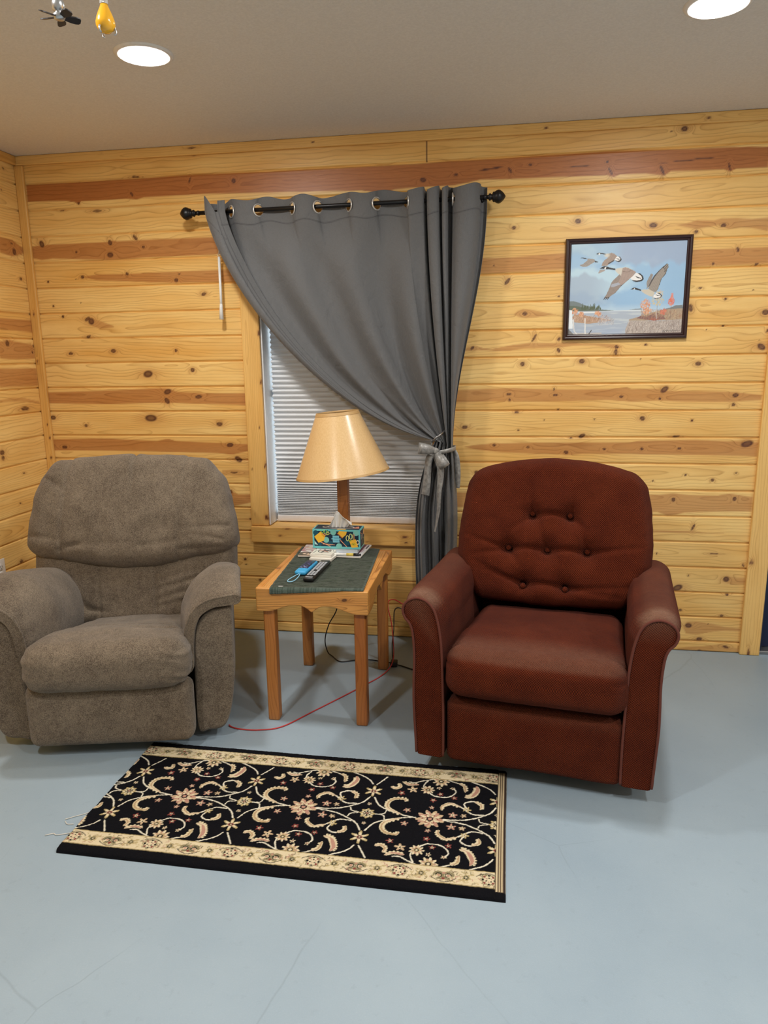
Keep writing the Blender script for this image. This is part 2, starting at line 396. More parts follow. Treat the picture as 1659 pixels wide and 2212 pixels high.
KNOTS = [[0.099,2.053,0.0141,0.019,25],[0.287,2.007,0.0069,0.0061,0],[0.477,2.046,0.0114,0.0147,20],[0.472,1.988,0.0183,0.0134,0],[0.615,2.065,0.009,0.0172,40],[0.656,2.019,0.009,0.008,0],[0.308,1.885,0.0101,0.0089,0],[0.555,1.893,0.0076,0.0095,15],[0.836,1.884,0.0045,0.0053,0],[0.818,1.855,0.0112,0.0107,0],[0.112,1.868,0.0063,0.0055,0],[0.233,2.209,0.0107,0.004,0],[0.423,2.199,0.0257,0.0059,0],[0.642,2.348,0.0206,0.0051,-5],[0.616,2.268,0.0059,0.0129,35],[1.148,2.305,0.0113,0.0125,0],[0.924,2.319,0.0043,0.0164,-20],[0.954,2.433,0.0213,0.0062,0],[0.326,2.24,0.0068,0.0059,0],[0.128,1.746,0.0054,0.0048,0],[0.285,1.757,0.0033,0.0026,0],[0.27,1.875,0.0033,0.0014,0],[0.959,1.784,0.0147,0.0089,20],[0.625,1.392,0.0283,0.019,10],[0.872,1.41,0.0126,0.0117,0],[0.726,1.3,0.0231,0.0143,20],[0.719,1.253,0.0129,0.0192,35],[0.895,1.273,0.0203,0.0095,5],[0.199,1.502,0.0133,0.0083,0],[0.442,1.512,0.0156,0.0106,0],[0.789,1.509,0.0076,0.0093,0],[0.057,1.166,0.0164,0.0125,0],[0.245,1.124,0.0108,0.0087,0],[0.621,1.163,0.0365,0.0195,0],[1.0,1.132,0.0177,0.012,0],[0.106,1.006,0.0165,0.0101,0],[1.051,1.023,0.0203,0.0122,10],[1.092,0.948,0.0229,0.0147,-35],[0.176,1.691,0.0079,0.007,0],[0.313,1.676,0.0182,0.0093,30],[0.333,1.664,0.0182,0.0186,0],[0.309,1.587,0.0157,0.007,25],[2.489,2.037,0.0105,0.0071,0],[2.776,2.054,0.0143,0.0119,-15],[3.105,2.023,0.0179,0.0118,0],[3.211,2.415,0.0154,0.0111,5],[2.4,1.874,0.0047,0.0045,0],[2.464,1.801,0.0084,0.0199,-40],[2.703,1.728,0.0064,0.005,0],[2.549,1.653,0.0121,0.0092,0],[2.304,1.498,0.0125,0.0076,45],[2.595,1.54,0.0056,0.0223,-30],[2.71,1.482,0.0074,0.0121,30],[2.71,1.533,0.0065,0.0102,-15],[2.544,1.42,0.0113,0.0113,0],[2.819,1.429,0.014,0.0119,0],[2.544,1.42,0.011,0.011,0],[3.084,1.435,0.0031,0.0032,0],[2.482,1.278,0.0112,0.0067,0],[2.486,1.251,0.0056,0.0079,25],[2.703,1.272,0.0121,0.0067,0],[2.696,1.3,0.0044,0.0067,0],[3.007,1.264,0.0107,0.0066,0],[2.522,1.19,0.0101,0.0068,0],[2.272,1.118,0.015,0.0098,10],[2.532,1.104,0.0056,0.0046,0],[2.653,1.152,0.0033,0.0028,0],[2.889,1.157,0.0043,0.0045,0],[2.835,1.077,0.0175,0.0102,25],[2.783,1.066,0.0077,0.004,10],[3.11,1.16,0.0106,0.0111,0],[2.417,1.03,0.0091,0.007,0],[2.581,1.021,0.009,0.0058,0],[2.763,0.997,0.0111,0.0092,-20],[2.942,1.015,0.0087,0.0062,0],[3.115,1.015,0.0075,0.0062,0],[2.331,0.893,0.0104,0.0083,0],[2.718,1.203,0.0044,0.0045,0],[2.972,1.47,0.0085,0.015,0],[3.104,1.501,0.0083,0.0042,0],[2.974,1.493,0.0106,0.0075,-20],[3.211,2.414,0.0144,0.0109,0],[3.242,2.467,0.0063,0.0061,0],[3.447,2.455,0.0057,0.0051,0],[3.403,2.011,0.0136,0.0082,5],[3.289,1.989,0.0092,0.0083,25],[3.471,1.908,0.0064,0.012,15],[3.372,1.85,0.0055,0.0065,0],[3.554,1.842,0.0091,0.006,35],[3.325,1.747,0.0075,0.0047,0],[3.552,1.733,0.0027,0.0028,0],[3.436,1.697,0.0065,0.0066,0],[3.29,1.661,0.0104,0.0182,15],[3.611,1.635,0.0164,0.0128,0],[3.437,1.579,0.0075,0.0029,0],[3.607,1.484,0.0212,0.0135,-35],[3.626,1.553,0.0055,0.0096,-30],[3.365,1.562,0.0028,0.0029,0],[3.597,1.512,0.0037,0.0024,0],[3.341,1.412,0.0137,0.0109,0],[3.2,1.295,0.0216,0.0132,40],[3.182,1.254,0.0077,0.006,-30],[3.515,1.267,0.0148,0.0098,5],[3.509,1.224,0.0087,0.0078,0],[3.109,1.161,0.0129,0.0107,-15],[3.332,1.15,0.0057,0.006,0],[3.267,1.076,0.0166,0.0054,5],[3.285,1.018,0.009,0.0061,0],[3.114,1.016,0.0091,0.0061,0],[3.584,1.042,0.0298,0.016,15],[3.321,0.892,0.0058,0.0055,0],[3.174,0.861,0.0046,0.0042,0],[3.445,0.869,0.0083,0.0075,0],[3.548,0.904,0.0057,0.0054,0],[3.275,0.771,0.0104,0.0112,0],[3.551,0.78,0.0101,0.011,-25],[3.374,0.636,0.0052,0.0198,-25],[3.481,0.507,0.0208,0.0036,-2],[3.215,0.501,0.0047,0.0051,0],[3.618,0.453,0.0039,0.0114,25],[3.369,0.394,0.004,0.0044,0],[3.546,0.381,0.0156,0.0144,0],[3.324,0.329,0.0266,0.0161,25],[3.345,0.214,0.008,0.0059,0],[3.539,0.193,0.0092,0.0066,0],[3.556,0.302,0.0078,0.0051,0],[3.389,0.135,0.0174,0.0135,0],[3.481,0.146,0.004,0.0037,0],[3.444,0.066,0.0147,0.0105,10],[3.572,0.03,0.0159,0.0075,-20],[3.45,0.006,0.0107,0.0061,0],[1.099,0.405,0.0076,0.008,0],[1.102,0.376,0.0063,0.0022,0],[1.177,0.29,0.0081,0.0072,-10],[1.041,0.775,0.0089,0.0112,30],[1.14,0.628,0.0062,0.0052,0],[1.038,0.697,0.0053,0.0087,0],[1.065,0.878,0.022,0.0051,0],[2.633,2.45,0.0037,0.0035,0],[3.068,2.443,0.0044,0.0043,0],[3.157,2.408,0.0035,0.0026,0],[2.068,2.264,0.0158,0.011,-10],[2.219,2.279,0.0097,0.0073,0],[2.379,2.296,0.0573,0.0045,5],[2.465,2.285,0.0067,0.0161,35],[2.556,2.305,0.0094,0.0062,0],[2.892,2.298,0.0073,0.007,0],[2.908,2.258,0.0055,0.0212,30],[3.129,2.251,0.0063,0.0244,25],[2.764,2.285,0.0554,0.0027,2],[3.251,2.288,0.1403,0.0022,3],[3.408,2.252,0.0044,0.0206,20]]
HEART_L = [[0.8,[[-0.184,2.063],[-0.09,2.062],[-0.018,2.037]],[[-0.198,1.99],[-0.104,1.985],[-0.015,2.005]]],[0.75,[[-0.256,1.677],[-0.13,1.676],[-0.011,1.677]],[[-0.267,1.62],[-0.14,1.618],[-0.014,1.613]]],[0.75,[[-0.278,1.564],[-0.214,1.571],[-0.017,1.55]],[[-0.293,1.481],[-0.167,1.475],[-0.021,1.48]]],[0.75,[[-0.302,1.433],[-0.018,1.429]],[[-0.32,1.34],[-0.017,1.337]]],[0.5,[[-0.331,1.279],[-0.235,1.286],[-0.137,1.278],[-0.023,1.255]],[[-0.333,1.267],[-0.238,1.268],[-0.14,1.259],[-0.021,1.24]]]]
KNOTS_L = [[-0.059,1.879,0.0102,0.0073,0],[-0.087,2.008,0.015,0.0185,0],[-0.101,2.046,0.0082,0.0051,0],[-0.225,1.554,0.0159,0.0164,0],[-0.013,1.544,0.0124,0.0076,0],[-0.033,1.512,0.0053,0.0065,0],[-0.147,1.225,0.034,0.0107,0],[-0.363,1.023,0.0183,0.0143,0],[-0.361,0.997,0.0122,0.0123,0],[-0.216,0.898,0.0099,0.0043,0],[-0.273,0.747,0.0065,0.0043,0],[-0.175,0.601,0.0086,0.0066,0],[-0.183,0.652,0.0068,0.0044,0],[-0.32,0.449,0.0145,0.0097,0],[-0.099,2.395,0.0081,0.005,0],[-0.132,2.29,0.0064,0.004,0]]
# ================================================================== WOOD
def wood_material(name, light, light2, heart, knot, grain_dark=0.80, rough=0.38, vary=1.0, grain_amt=1.0, bumpy=0.12):
    """pine: mesh attributes say where heartwood, knots and growth rings run; the nodes add colour and fine fibre"""
    t = NT(name)
    g = t.attr('grain').outputs['Fac']; h = t.attr('heart').outputs['Fac']
    k = t.attr('knot').outputs['Fac']; tone = t.attr('tone').outputs['Fac']
    fib = t.attr('fibre').outputs['Vector']
    off = t.n('VectorMath', {0: fib, 1: t.n('CombineXYZ', {0: t.math('MULTIPLY', tone, 31.0), 1: t.math('MULTIPLY', tone, 17.0), 2: t.math('MULTIPLY', tone, 7.0)}).outputs[0]}, operation='ADD').outputs[0]
    broad = t.noise(t.mapv(off, (1.3, 9, 9)), 1.6, 3.0)
    fine = t.noise(t.mapv(off, (6, 160, 160)), 4.0, 3.0, 0.7)
    f = t.math('ADD', t.math('MULTIPLY', t.ramp(broad, 0.3, 0.72), 0.75 * vary), t.math('MULTIPLY', t.math('SUBTRACT', tone, 0.5), 0.7 * vary))
    base = t.mix(f, light, light2)
    base = t.mix(t.math('MULTIPLY', t.ramp(fine, 0.45, 0.85), 0.30), base, tuple(c * 0.75 for c in light2[:3]) + (1,))
    hcol = t.mix(t.ramp(fine, 0.3, 0.75), heart, tuple(c * 0.72 for c in heart[:3]) + (1,))
    base = t.mix(h, base, hcol)
    fr = t.math('FRACT', g)
    line = t.math('MULTIPLY', t.math('POWER', fr, 5.0), t.ramp(fr, 1.0, 0.93))
    lam = t.math('MULTIPLY', line, t.math('MULTIPLY', t.ramp(t.noise(t.mapv(off, (2, 14, 14)), 2.0, 2.0), 0.25, 0.65, 0.35, 1.0), grain_amt))
    gd = t.mix(lam, (1, 1, 1, 1), (grain_dark, grain_dark * 0.80, grain_dark * 0.58, 1))
    base = t.mix(1.0, base, gd, 'MULTIPLY')
    kc = t.mix(t.noise(t.mapv(off, (60, 60, 60)), 3.0, 2.0), knot, tuple(min(1, c * 1.9) for c in knot[:3]) + (1,))
    base = t.mix(k, base, kc)
    t.set(col=base, rough=t.ramp(fine, 0.2, 0.9, rough - 0.04, rough + 0.14), spec=0.5)
    t.bump(t.math('ADD', fine, t.math('MULTIPLY', lam, -1.0)), bumpy, 0.001)
    return t.m

PINE = wood_material('knotty_pine', C(250, 212, 136), C(231, 177, 94), C(190, 118, 60), C(70, 34, 22), .62, grain_amt=1.1)
PINE_TRIM = wood_material('pine_trim', C(242, 196, 118), C(220, 164, 82), C(184, 112, 56), C(84, 42, 28), 0.72)
OAK = wood_material('oak_table', C(222, 160, 84), C(196, 126, 56), C(150, 84, 36), C(60, 30, 14), 0.42, 0.34, 1.0, 1.6)
OAK_LEG = wood_material('oak_leg', C(196, 128, 62), C(166, 98, 42), C(140, 74, 28), C(60, 30, 14), 0.55, 0.36, 1.0, 1.1)
LAMP_WOOD = wood_material('lamp_walnut', C(176, 112, 56), C(140, 80, 34), C(110, 56, 24), C(50, 24, 12), 0.5, 0.38, 1.0, 1.2)

def ring_phase(x, z, t, seed, flat=0.03, freq=150.0):
    """tree rings cut by a board: x along it, z across it, t into its depth"""
    depth = 0.012 + flat * noise3(x * 1.1, 0, 0, seed) + 0.008 * noise3(x * 4.2, 1.3, 0, seed + 3)
    zc = 0.035 * noise3(x * 0.8, 5.1, 0, seed + 5)
    return freq * np.sqrt((z - zc) ** 2 + (depth + t) ** 2 + 1e-7) + 0.5 * noise3(x * 9, z * 40, 0, seed + 9)

def band_field(u, z, bands, seed=0):
    """1 inside the heartwood streaks"""
    H = np.zeros_like(u)
    for st, top, bot in bands:
        top = np.array(top); bot = np.array(bot)
        lo, hi = min(top[0, 0], bot[0, 0]), max(top[-1, 0], bot[-1, 0])
        m = (u >= lo - 0.01) & (u <= hi + 0.01)
        if not m.any(): continue
        a = np.interp(u[m], top[:, 0], top[:, 1]); b = np.interp(u[m], bot[:, 0], bot[:, 1])
        w = 0.0015 + 0.002 * (1 + noise3(u[m] * 8, z[m] * 30, 0, seed))
        v = sstep(-w, w, a - z[m]) * sstep(-w, w, z[m] - b) * sstep(lo - 0.004, lo + 0.004, u[m]) * sstep(hi + 0.004, hi - 0.004, u[m])
        H[m] = np.maximum(H[m], v * st)
    return H

def knot_field(u, z, knots):
    K = np.zeros_like(u); G = np.zeros_like(u); R = np.zeros_like(u)
    for ku, kz, rx, ry, ang in knots:
        rx, ry = max(rx, 0.0026), max(ry, 0.0026)
        s = 7 * max(rx, ry)
        m = (abs(u - ku) < s) & (abs(z - kz) < s)
        if not m.any(): continue
        a = math.radians(ang); dx, dz = u[m] - ku, z[m] - kz
        e = np.sqrt(((dx * math.cos(a) + dz * math.sin(a)) / rx) ** 2 + ((-dx * math.sin(a) + dz * math.cos(a)) / ry) ** 2)
        K[m] = np.maximum(K[m], sstep(1.1, 0.7, e) * (1 - (.22 if max(rx, ry) > .008 else .0) * sstep(.72, .35, e)))
        ex = np.sqrt((dx / (rx * 2.2)) ** 2 + (dz / (ry * 1.5)) ** 2)
        G[m] += 2.6 * np.exp(-ex ** 2) * min(1.0, max(rx, ry) / 0.012)
        R[m] = np.maximum(R[m], 0.38 * np.exp(-((ex - 0.4) / 0.75) ** 2) * min(1.0, max(rx, ry) / 0.010))
    return K, G, R

BOARD_EDGES = [0.055 + 0.127 * i for i in range(19)]          # board joints, floor to ceiling
CEIL_Z = 2.4725

def wood_wall(name, us, place, seed, bands, knots, hole=None, joints=(), rowstep=0.005):
    """tongue-and-groove boards; us are the samples along the wall, place(u, depth, z) gives the point"""
    us = np.array(us)
    zs = [0.0] + BOARD_EDGES + [CEIL_Z]
    Vs, Fs, A = [], [], {'grain': [], 'heart': [], 'knot': [], 'tone': []}
    fib = []
    off = 0
    for i in range(len(zs) - 1):
        z0, z1 = zs[i], zs[i + 1]
        ny = max(4, int((z1 - z0 - 0.009) / rowstep))
        rows = [(z0, .010), (z0 + .0016, .0098), (z0 + .0058, .0006), (z0 + .0068, 0.0)] + [(z0 + .0068 + (z1 - z0 - .0118) * k / ny, 0.0) for k in range(1, ny)] + [(z1 - .0050, 0.0), (z1 - .0044, .0008), (z1 - .0016, .0098), (z1, .010)]
        rz = np.array([r[0] for r in rows]); rd = np.array([r[1] for r in rows])
        U, Z = np.meshgrid(us, rz, indexing='ij'); D = np.broadcast_to(rd, U.shape)
        u, z, d = U.ravel(), Z.ravel(), D.ravel()
        H = band_field(u, z, bands, seed)
        K, G, R = knot_field(u, z, knots)
        for (ju, jz0, jz1) in joints:
            if jz0 - .01 < z0 < jz1: K = np.maximum(K, sstep(.004, .0015, abs(u - ju)))
        rnd = random.Random(seed * 131 + i)
        ph = ring_phase(u, z - (z0 + z1) / 2 + rnd.uniform(-.03, .03), 0.0, seed * 57 + i * 7, rnd.choice([.012, .02, .035, .045]), rnd.choice([62., 78., 96.])) + G
        tone = np.full(len(u), rnd.random())
        Vs.append(np.array(place(u, d, z)).T); Fs.append(grid_faces(len(us), len(rz)) + off); off += len(u)
        A['grain'].append(ph); A['heart'].append(np.maximum(H, R * (1 - H))); A['knot'].append(K); A['tone'].append(tone)
        fib.append(np.stack([u, z, d], 1))
    V = np.vstack(Vs); F = np.vstack(Fs)
    fib = np.vstack(fib)
    if hole:
        c = fib[F].mean(1)
        keep = ~((c[:, 0] > hole[0]) & (c[:, 0] < hole[1]) & (c[:, 1] > hole[2]) & (c[:, 1] < hole[3]))
        F = F[keep]
    o = build(name, V, F, PINE, attrs={k: np.concatenate(v) for k, v in A.items()})
    add_fibre(o, fib)
    return setp(o, kind='structure')

def add_fibre(o, fib):
    at = o.data.attributes.new('fibre', 'FLOAT_VECTOR', 'POINT')
    at.data.foreach_set('vector', np.asarray(fib, np.float32).ravel())

def plank(name, L, W, T, mat, M=None, parent=None, seed=1, bev=0.003, step=0.012, prof=None, knots=(), shape=None, freq=110.0, flat=0.02, tone=None, heart=()):
    """a solid board: x 0..L along it, z 0..W across it, y 0..-T its thickness; M places it"""
    if prof is None:
        k = max(2, int(W / 0.004)); kt = max(1, int(T / 0.004))
        b = bev
        prof = [(b + (W - 2 * b) * i / k, -T) for i in range(k + 1)] + [(W - b * .3, -T + b * .3)] + \
               [(W, -T + b + (T - 2 * b) * i / kt) for i in range(kt + 1)] + [(W - b * .3, -b * .3)] + \
               [(W - b - (W - 2 * b) * i / k, 0) for i in range(k + 1)] + [(b * .3, -b * .3)] + \
               [(0, -b - (T - 2 * b) * i / kt) for i in range(kt + 1)] + [(b * .3, -T + b * .3)]
    prof = np.array(prof)
    n = max(3, int(L / step) + 1)
    xs = np.r_[0, bev * .3, np.linspace(bev, L - bev, n), L - bev * .3, L]
    ins = np.r_[bev, bev * .3, np.zeros(n), bev * .3, bev]
    c = prof.mean(0); ext = (prof.max(0) - prof.min(0)) / 2
    S = []
    for x, i in zip(xs, ins):
        q = c + (prof - c) * (1 - i / np.maximum(ext, 1e-6))
        S.append(np.stack([np.full(len(q), x), q[:, 1], q[:, 0]], 1))
    V, F, U, sm = loft(S)
    if shape is not None: V = shape(V)
    x, y, z = V.T
    K, G, R = knot_field(x, z, knots)
    H = band_field(x, z, heart, seed) if heart else np.zeros(len(x))
    ph = ring_phase(x, z - W / 2, y, seed, flat, freq) + G
    rnd = random.Random(seed)
    o_mesh = V if M is None else np.array([tuple(M @ Vector(p)) for p in V])
    o = build(name, o_mesh, F, mat, parent, uv=U, smooth=sm, attrs={'grain': ph, 'heart': np.maximum(R, H), 'knot': K, 'tone': np.full(len(x), rnd.random() if tone is None else tone)})
    add_fibre(o, V)
    return o

def TR(x, y, z): return Matrix.Translation((x, y, z))
VERT = Matrix(((0, 0, 1, 0), (0, 1, 0, 0), (1, 0, 0, 0), (0, 0, 0, 1)))      # plank length goes up, width goes along +x
# ================================================================== ROOM
RX, RY = 5.6, -5.6
WIN = (1.247, 2.115, 0.597, 1.95)
us_back = np.r_[-.03, -.015, np.arange(0, 3.66, 0.005), np.arange(3.70, RX + .01, 0.05)]
BACK_HOLE = WIN
o = wood_wall('wall_back', us_back, lambda u, d, z: (u, d, z), 3, HEART, KNOTS, BACK_HOLE, joints=[(2.085, 2.341, 2.44)])
# the doorway is cut out of the same wall
me = o.data
import bmesh
bm = bmesh.new(); bm.from_mesh(me)
bmesh.ops.delete(bm, geom=[f for f in bm.faces if 3.72 < f.calc_center_median().x < 4.56 and f.calc_center_median().z < 2.03], context='FACES')
bm.to_mesh(me); bm.free()
us_left = np.r_[-.03, -.015, np.arange(0, 0.75, 0.006), np.arange(0.78, -RY + .01, 0.05)]
wood_wall('wall_left', us_left, lambda u, d, z: (-d, -u, z), 8, [[st, [[-p[0], p[1]] for p in a][::-1], [[-p[0], p[1]] for p in b][::-1]] for st, a, b in HEART_L],
          [[-k[0], k[1], k[2], k[3], 0] for k in KNOTS_L], rowstep=0.007)
WALLP = plain('white_wall_paint', C(236, 234, 230), 0.8, var=.01)
setp(MB().box(RX, RX + .08, RY - .08, 0.0, 0, CEIL_Z).build('wall_right', WALLP), kind='structure')
setp(MB().box(-.08, RX, RY - .08, RY, 0, CEIL_Z).build('wall_front', WALLP), kind='structure')

# painted concrete floor
t = NT('blue_grey_floor_paint')
co = t.coord()
n1 = t.noise(co, 1.7, 5.0, 0.6); n2 = t.noise(co, 240.0, 2.0); n3 = t.noise(t.mapv(co, (1, 1, 1)), 26.0, 4.0, 0.65)
c = t.mix(t.ramp(n1, 0.3, 0.7), C(148, 166, 179), C(159, 176, 187))
c = t.mix(t.math('MULTIPLY', t.ramp(n3, 0.60, 0.82), 0.35), c, C(126, 138, 150))
wco = t.n('VectorMath', {0: co, 1: t.n('VectorMath', {0: t.n('TexNoise', {'Scale': 3.0, 'Detail': 5.0}).outputs[1], 1: (.45, .45, .0)}, operation='MULTIPLY').outputs[0]}, operation='ADD').outputs[0]
scr = t.n('TexVoronoi', {'Vector': wco, 'Scale': 1.3, 'Randomness': 1.0}, feature='DISTANCE_TO_EDGE').outputs[0]
crk = t.math('MULTIPLY', t.ramp(scr, 0.004, 0.0), t.ramp(t.noise(co, 1.1, 2.0), 0.52, 0.62))
c = t.mix(t.math('MULTIPLY', crk, 0.22), c, C(96, 104, 112))
c = t.mix(t.math('MULTIPLY', t.ramp(n2, 0.5, 0.9), 0.22), c, C(178, 188, 198))
t.set(col=c, rough=t.ramp(n1, 0.3, 0.7, 0.42, 0.52), spec=0.35)
t.bump(t.math('ADD', n2, t.math('MULTIPLY', t.noise(co, 40.0, 3.0), 1.5)), 0.25, 0.0012)
FLOORM = t.m
mb = MB().box(-0.08, RX + .08, RY - .08, 0.30, -0.06, 0.0)
setp(mb.build('floor', FLOORM), kind='structure')
# textured ceiling
t = NT('ceiling_texture_paint')
co = t.coord()
n = t.noise(co, 130.0, 4.0, 0.6)
t.set(col=t.mix(t.ramp(n, 0.35, 0.7), C(226, 223, 218), C(236, 233, 228)), rough=0.9, spec=0.1)
t.bump(n, 0.5, 0.003)
setp(MB().box(-0.08, RX + .08, RY - .08, 0.30, CEIL_Z, CEIL_Z + .05).build('ceiling', t.m), kind='structure')

# ceiling and corner trim
k1 = [(1.55, .022, .004, .004, 0), (2.62, .02, .005, .005, 0), (0.48, .03, .004, .004, 0), (3.30, .02, .007, .006, 0), (0.95, .03, .02, .004, 0)]
o = plank('trim_1', RX, 0.044, 0.017, PINE_TRIM, TR(0, 0, CEIL_Z - .0445), seed=21, knots=k1, bev=.004); setp(o, kind='structure')
o = plank('trim_2', -RY, 0.044, 0.017, PINE_TRIM, Matrix(((0, -1, 0, 0), (-1, 0, 0, -.017), (0, 0, 1, CEIL_Z - .0445), (0, 0, 0, 1))), seed=22, bev=.004, step=.03); setp(o, kind='structure')
k2 = [(1.71, .022, .007, .007, 0), (1.46, .012, .007, .007, 0), (1.13, .03, .004, .004, 0), (1.06, .036, .006, .006, 0), (0.95, .03, .006, .006, 0), (2.3, .02, .003, .003, 0)]
o = plank('trim_3', CEIL_Z - .045, 0.046, 0.018, PINE_TRIM, TR(0.0, 0, 0.0) @ VERT, seed=23, knots=k2, bev=.004); setp(o, kind='structure')

# door casing and the dark door beyond it
k3 = [(0.475, .014, .010, .010, 0), (0.012, .04, .02, .006, 0)]
DC = [(3.6325, 0), (4.566, 0)]
for i, (x, _) in enumerate(DC):
    o = plank('trim_%d' % (4 + i), 2.12, 0.092, 0.02, PINE_TRIM, TR(x, 0, 0.0) @ VERT, seed=31 + i, knots=k3 if i == 0 else (), bev=.004, freq=90., flat=.03); setp(o, kind='structure')
o = plank('trim_6', 0.84, 0.092, 0.02, PINE_TRIM, TR(3.725, 0, 2.028), seed=33, bev=.004); setp(o, kind='structure')
NAVY = plain('navy_door_paint', C(26, 36, 72), 0.45)
TH = plain('threshold_metal', C(150, 150, 150), 0.35, 0.8)
door = MB()
door.box(3.735, 4.555, 0.055, 0.095, 0.02, 2.02, .003)
for (xa, xb) in ((3.84, 4.10), (4.19, 4.45)):
    for (za, zb) in ((0.25, 0.95), (1.12, 1.85)):
        door.box(xa, xb, 0.048, 0.058, za, zb, .004)
do = door.build('door_1', NAVY); setp(do, kind='structure')
MB().lathe([(.012, .0), (.012, .03), (.026, .036), (.03, .05), (.024, .062), (.0, .066)], (4.48, .055, .98), 20, 'y').build('door_handle', TH, do)
setp(MB().box(3.724, 4.566, 0.0, 0.12, 0.0, 0.018, .004).build('trim_7', TH), kind='structure')
jm = MB().box(3.7245, 3.7345, 0.0, 0.12, 0.018, 2.03).box(4.5555, 4.5655, 0.0, 0.12, 0.018, 2.03).box(3.7345, 4.5555, 0.0, 0.12, 2.02, 2.03)
setp(jm.build('trim_8', plain('dark_jamb', C(40, 46, 70), 0.5)), kind='structure')

# window: casing, sill, jambs, frame, glass
wx0, wx1, wz0, wz1 = WIN
kc = [(0.045, .085, .010, .012, 20), (0.06, .022, .004, .004, 0), (0.32, .09, .010, .004, 20), (0.30, .02, .004, .004, 0), (0.52, .07, .005, .003, 0), (0.75, .09, .009, .005, 15), (0.99, .09, .009, .006, 0), (0.86, .03, .003, .003, 0)]
cas = plank('window_1', wz1 + .09 - .597, 0.094, 0.019, PINE_TRIM, TR(wx0 - .095, 0, .597) @ VERT, seed=41, knots=kc, bev=.004, flat=.03, tone=.4)
setp(cas, kind='structure')
plank('casing', wz1 + .09 - .597, 0.094, 0.019, PINE_TRIM, TR(wx1 + .001, 0, .597) @ VERT, cas, seed=42, bev=.004)
plank('casing', wx1 - wx0 - .002, 0.092, 0.019, PINE_TRIM, TR(wx0 + .001, 0, wz1), cas, seed=43, bev=.004)
ks = [(.16, .04, .009, .005, 0), (.82, .05, .012, .007, 0), (.83, .02, .006, .005, 0), (.62, .02, .006, .003, 0), (.20, .078, .014, .004, 0)]
sill = plank('window_sill', wx1 - wx0 + .19, 0.086, 0.033, PINE_TRIM, TR(wx0 - .095, 0, .509), cas, seed=44, knots=ks, bev=.004, flat=.03, freq=90., tone=.75)
plank('window_stool', wx1 - wx0, 0.13, 0.016, PINE_TRIM, Matrix(((1, 0, 0, wx0), (0, 0, 1, 0.002), (0, -1, 0, .579), (0, 0, 0, 1))), cas, seed=45, bev=.002)
JAMB = plain('white_vinyl', C(236, 238, 240), 0.45)
sh_ = MB()
for a in ((wx0 - .09, wx0 - .0005, .009, .172, .50, wz1 + .09), (wx1 + .0005, wx1 + .09, .009, .172, .50, wz1 + .09), (wx0 - .09, wx1 + .09, .009, .172, .50, .578), (wx0 - .09, wx1 + .09, .009, .172, wz1 + .005, wz1 + .10)): sh_.box(*a)
sh_.build('daylight_blocker', PINE_TRIM, cas)  # unseen boxes added behind the wall to block daylight leaking round the opening
fr = MB()
fr.box(wx0 - .001, wx0 + .006, .0005, .17, .60, wz1).box(wx1 - .010, wx1 + .001, .053, .17, .60, wz1).box(wx0, wx1, .002, .17, wz1 - .008, wz1 + .004).box(wx1 - .006, wx1 + .001, .0005, .053, .60, wz1)
fr.box(wx0, wx1, .135, .17, .596, .64).box(wx0 + .004, wx0 + .014, .145, .17, .64, wz1).box(wx1 - .014, wx1 - .004, .145, .17, .64, wz1).box(wx0, wx1, .145, .17, 1.26, 1.30)
fr.build('window_frame', JAMB, cas)
t = NT('window_glass')
gl = t.n('BsdfGlossy', {'Color': (1, 1, 1, 1), 'Roughness': 0.0}); trn = t.n('BsdfTransparent', {'Color': (.96, .98, .97, 1)})
ms = t.n('MixShader', {0: t.n('Fresnel', {'IOR': 1.45}).outputs[0]})
t.put(ms.inputs[1], trn.outputs[0]); t.put(ms.inputs[2], gl.outputs[0])
t.put(t.t.nodes['Material Output'].inputs['Surface'], ms.outputs[0])
MB().box(wx0 + .006, wx1 - .006, .155, .159, .62, wz1).build('window_pane', t.m, cas)
# ================================================================== CEILING LIGHTS
LENSM = []
def lens_mat(strength):
    t = NT('lit_diffuser')
    t.set(col=(1, 1, 1, 1), rough=0.5, emit=LAMP_COLOUR, emits=strength)
    return t.m
WHITE_TRIM = plain('white_lamp_trim', C(240, 238, 234), 0.4)
lab = ['round lit recessed ceiling light at upper left, above the grey recliner', 'round lit recessed ceiling light at the top right corner, above the goose picture',
       'round lit recessed ceiling light behind the camera on the left', 'round lit recessed ceiling light behind the camera in the middle', 'round lit recessed ceiling light behind the camera on the right']
for i, ((lx, ly), st) in enumerate(LAMPS):
    root = empty('ceiling_light', (lx, ly, CEIL_Z), label=lab[i], cat='ceiling light', group='recessed ceiling lights')
    MB().lathe([(.076, -.004), (.078, -.009), (.092, -.006), (.098, -.001), (.098, .001), (.074, .001)], n=48, cap=False).build('trim_ring', WHITE_TRIM, root)
    MB().lathe([(.0005, -.0125), (.03, -.0122), (.06, -.0105), (.074, -.0075), (.0775, -.004)], n=48, cap=False).build('diffuser', lens_mat(st), root)

# ================================================================== CELLULAR SHADE
t = NT('white_shade_fabric')
co = t.coord()
t.set(col=C(244, 246, 248), rough=0.75, spec=0.2, sss=0.0)
BLINDM = t.m
SHM = plain('shade_rail', C(236, 232, 230), 0.35)
bx0, bx1 = wx0 + .017, wx1 - .017
blind = empty('window_shade', ((bx0 + bx1) / 2, 0.10, 0.598), label='white pleated cellular shade lowered inside the window behind the lamp', cat='window shade')
zz, yy = [], []
z = .634
k = 0
while z < wz1 - .04:
    p = .0085 + .0165 * float(sstep(.66, .98, z))
    zz += [z, z + p * .58]; yy += [-.014, .012]
    z += p
zz.append(z); yy.append(-.014)
zz, yy = np.array(zz), np.array(yy)
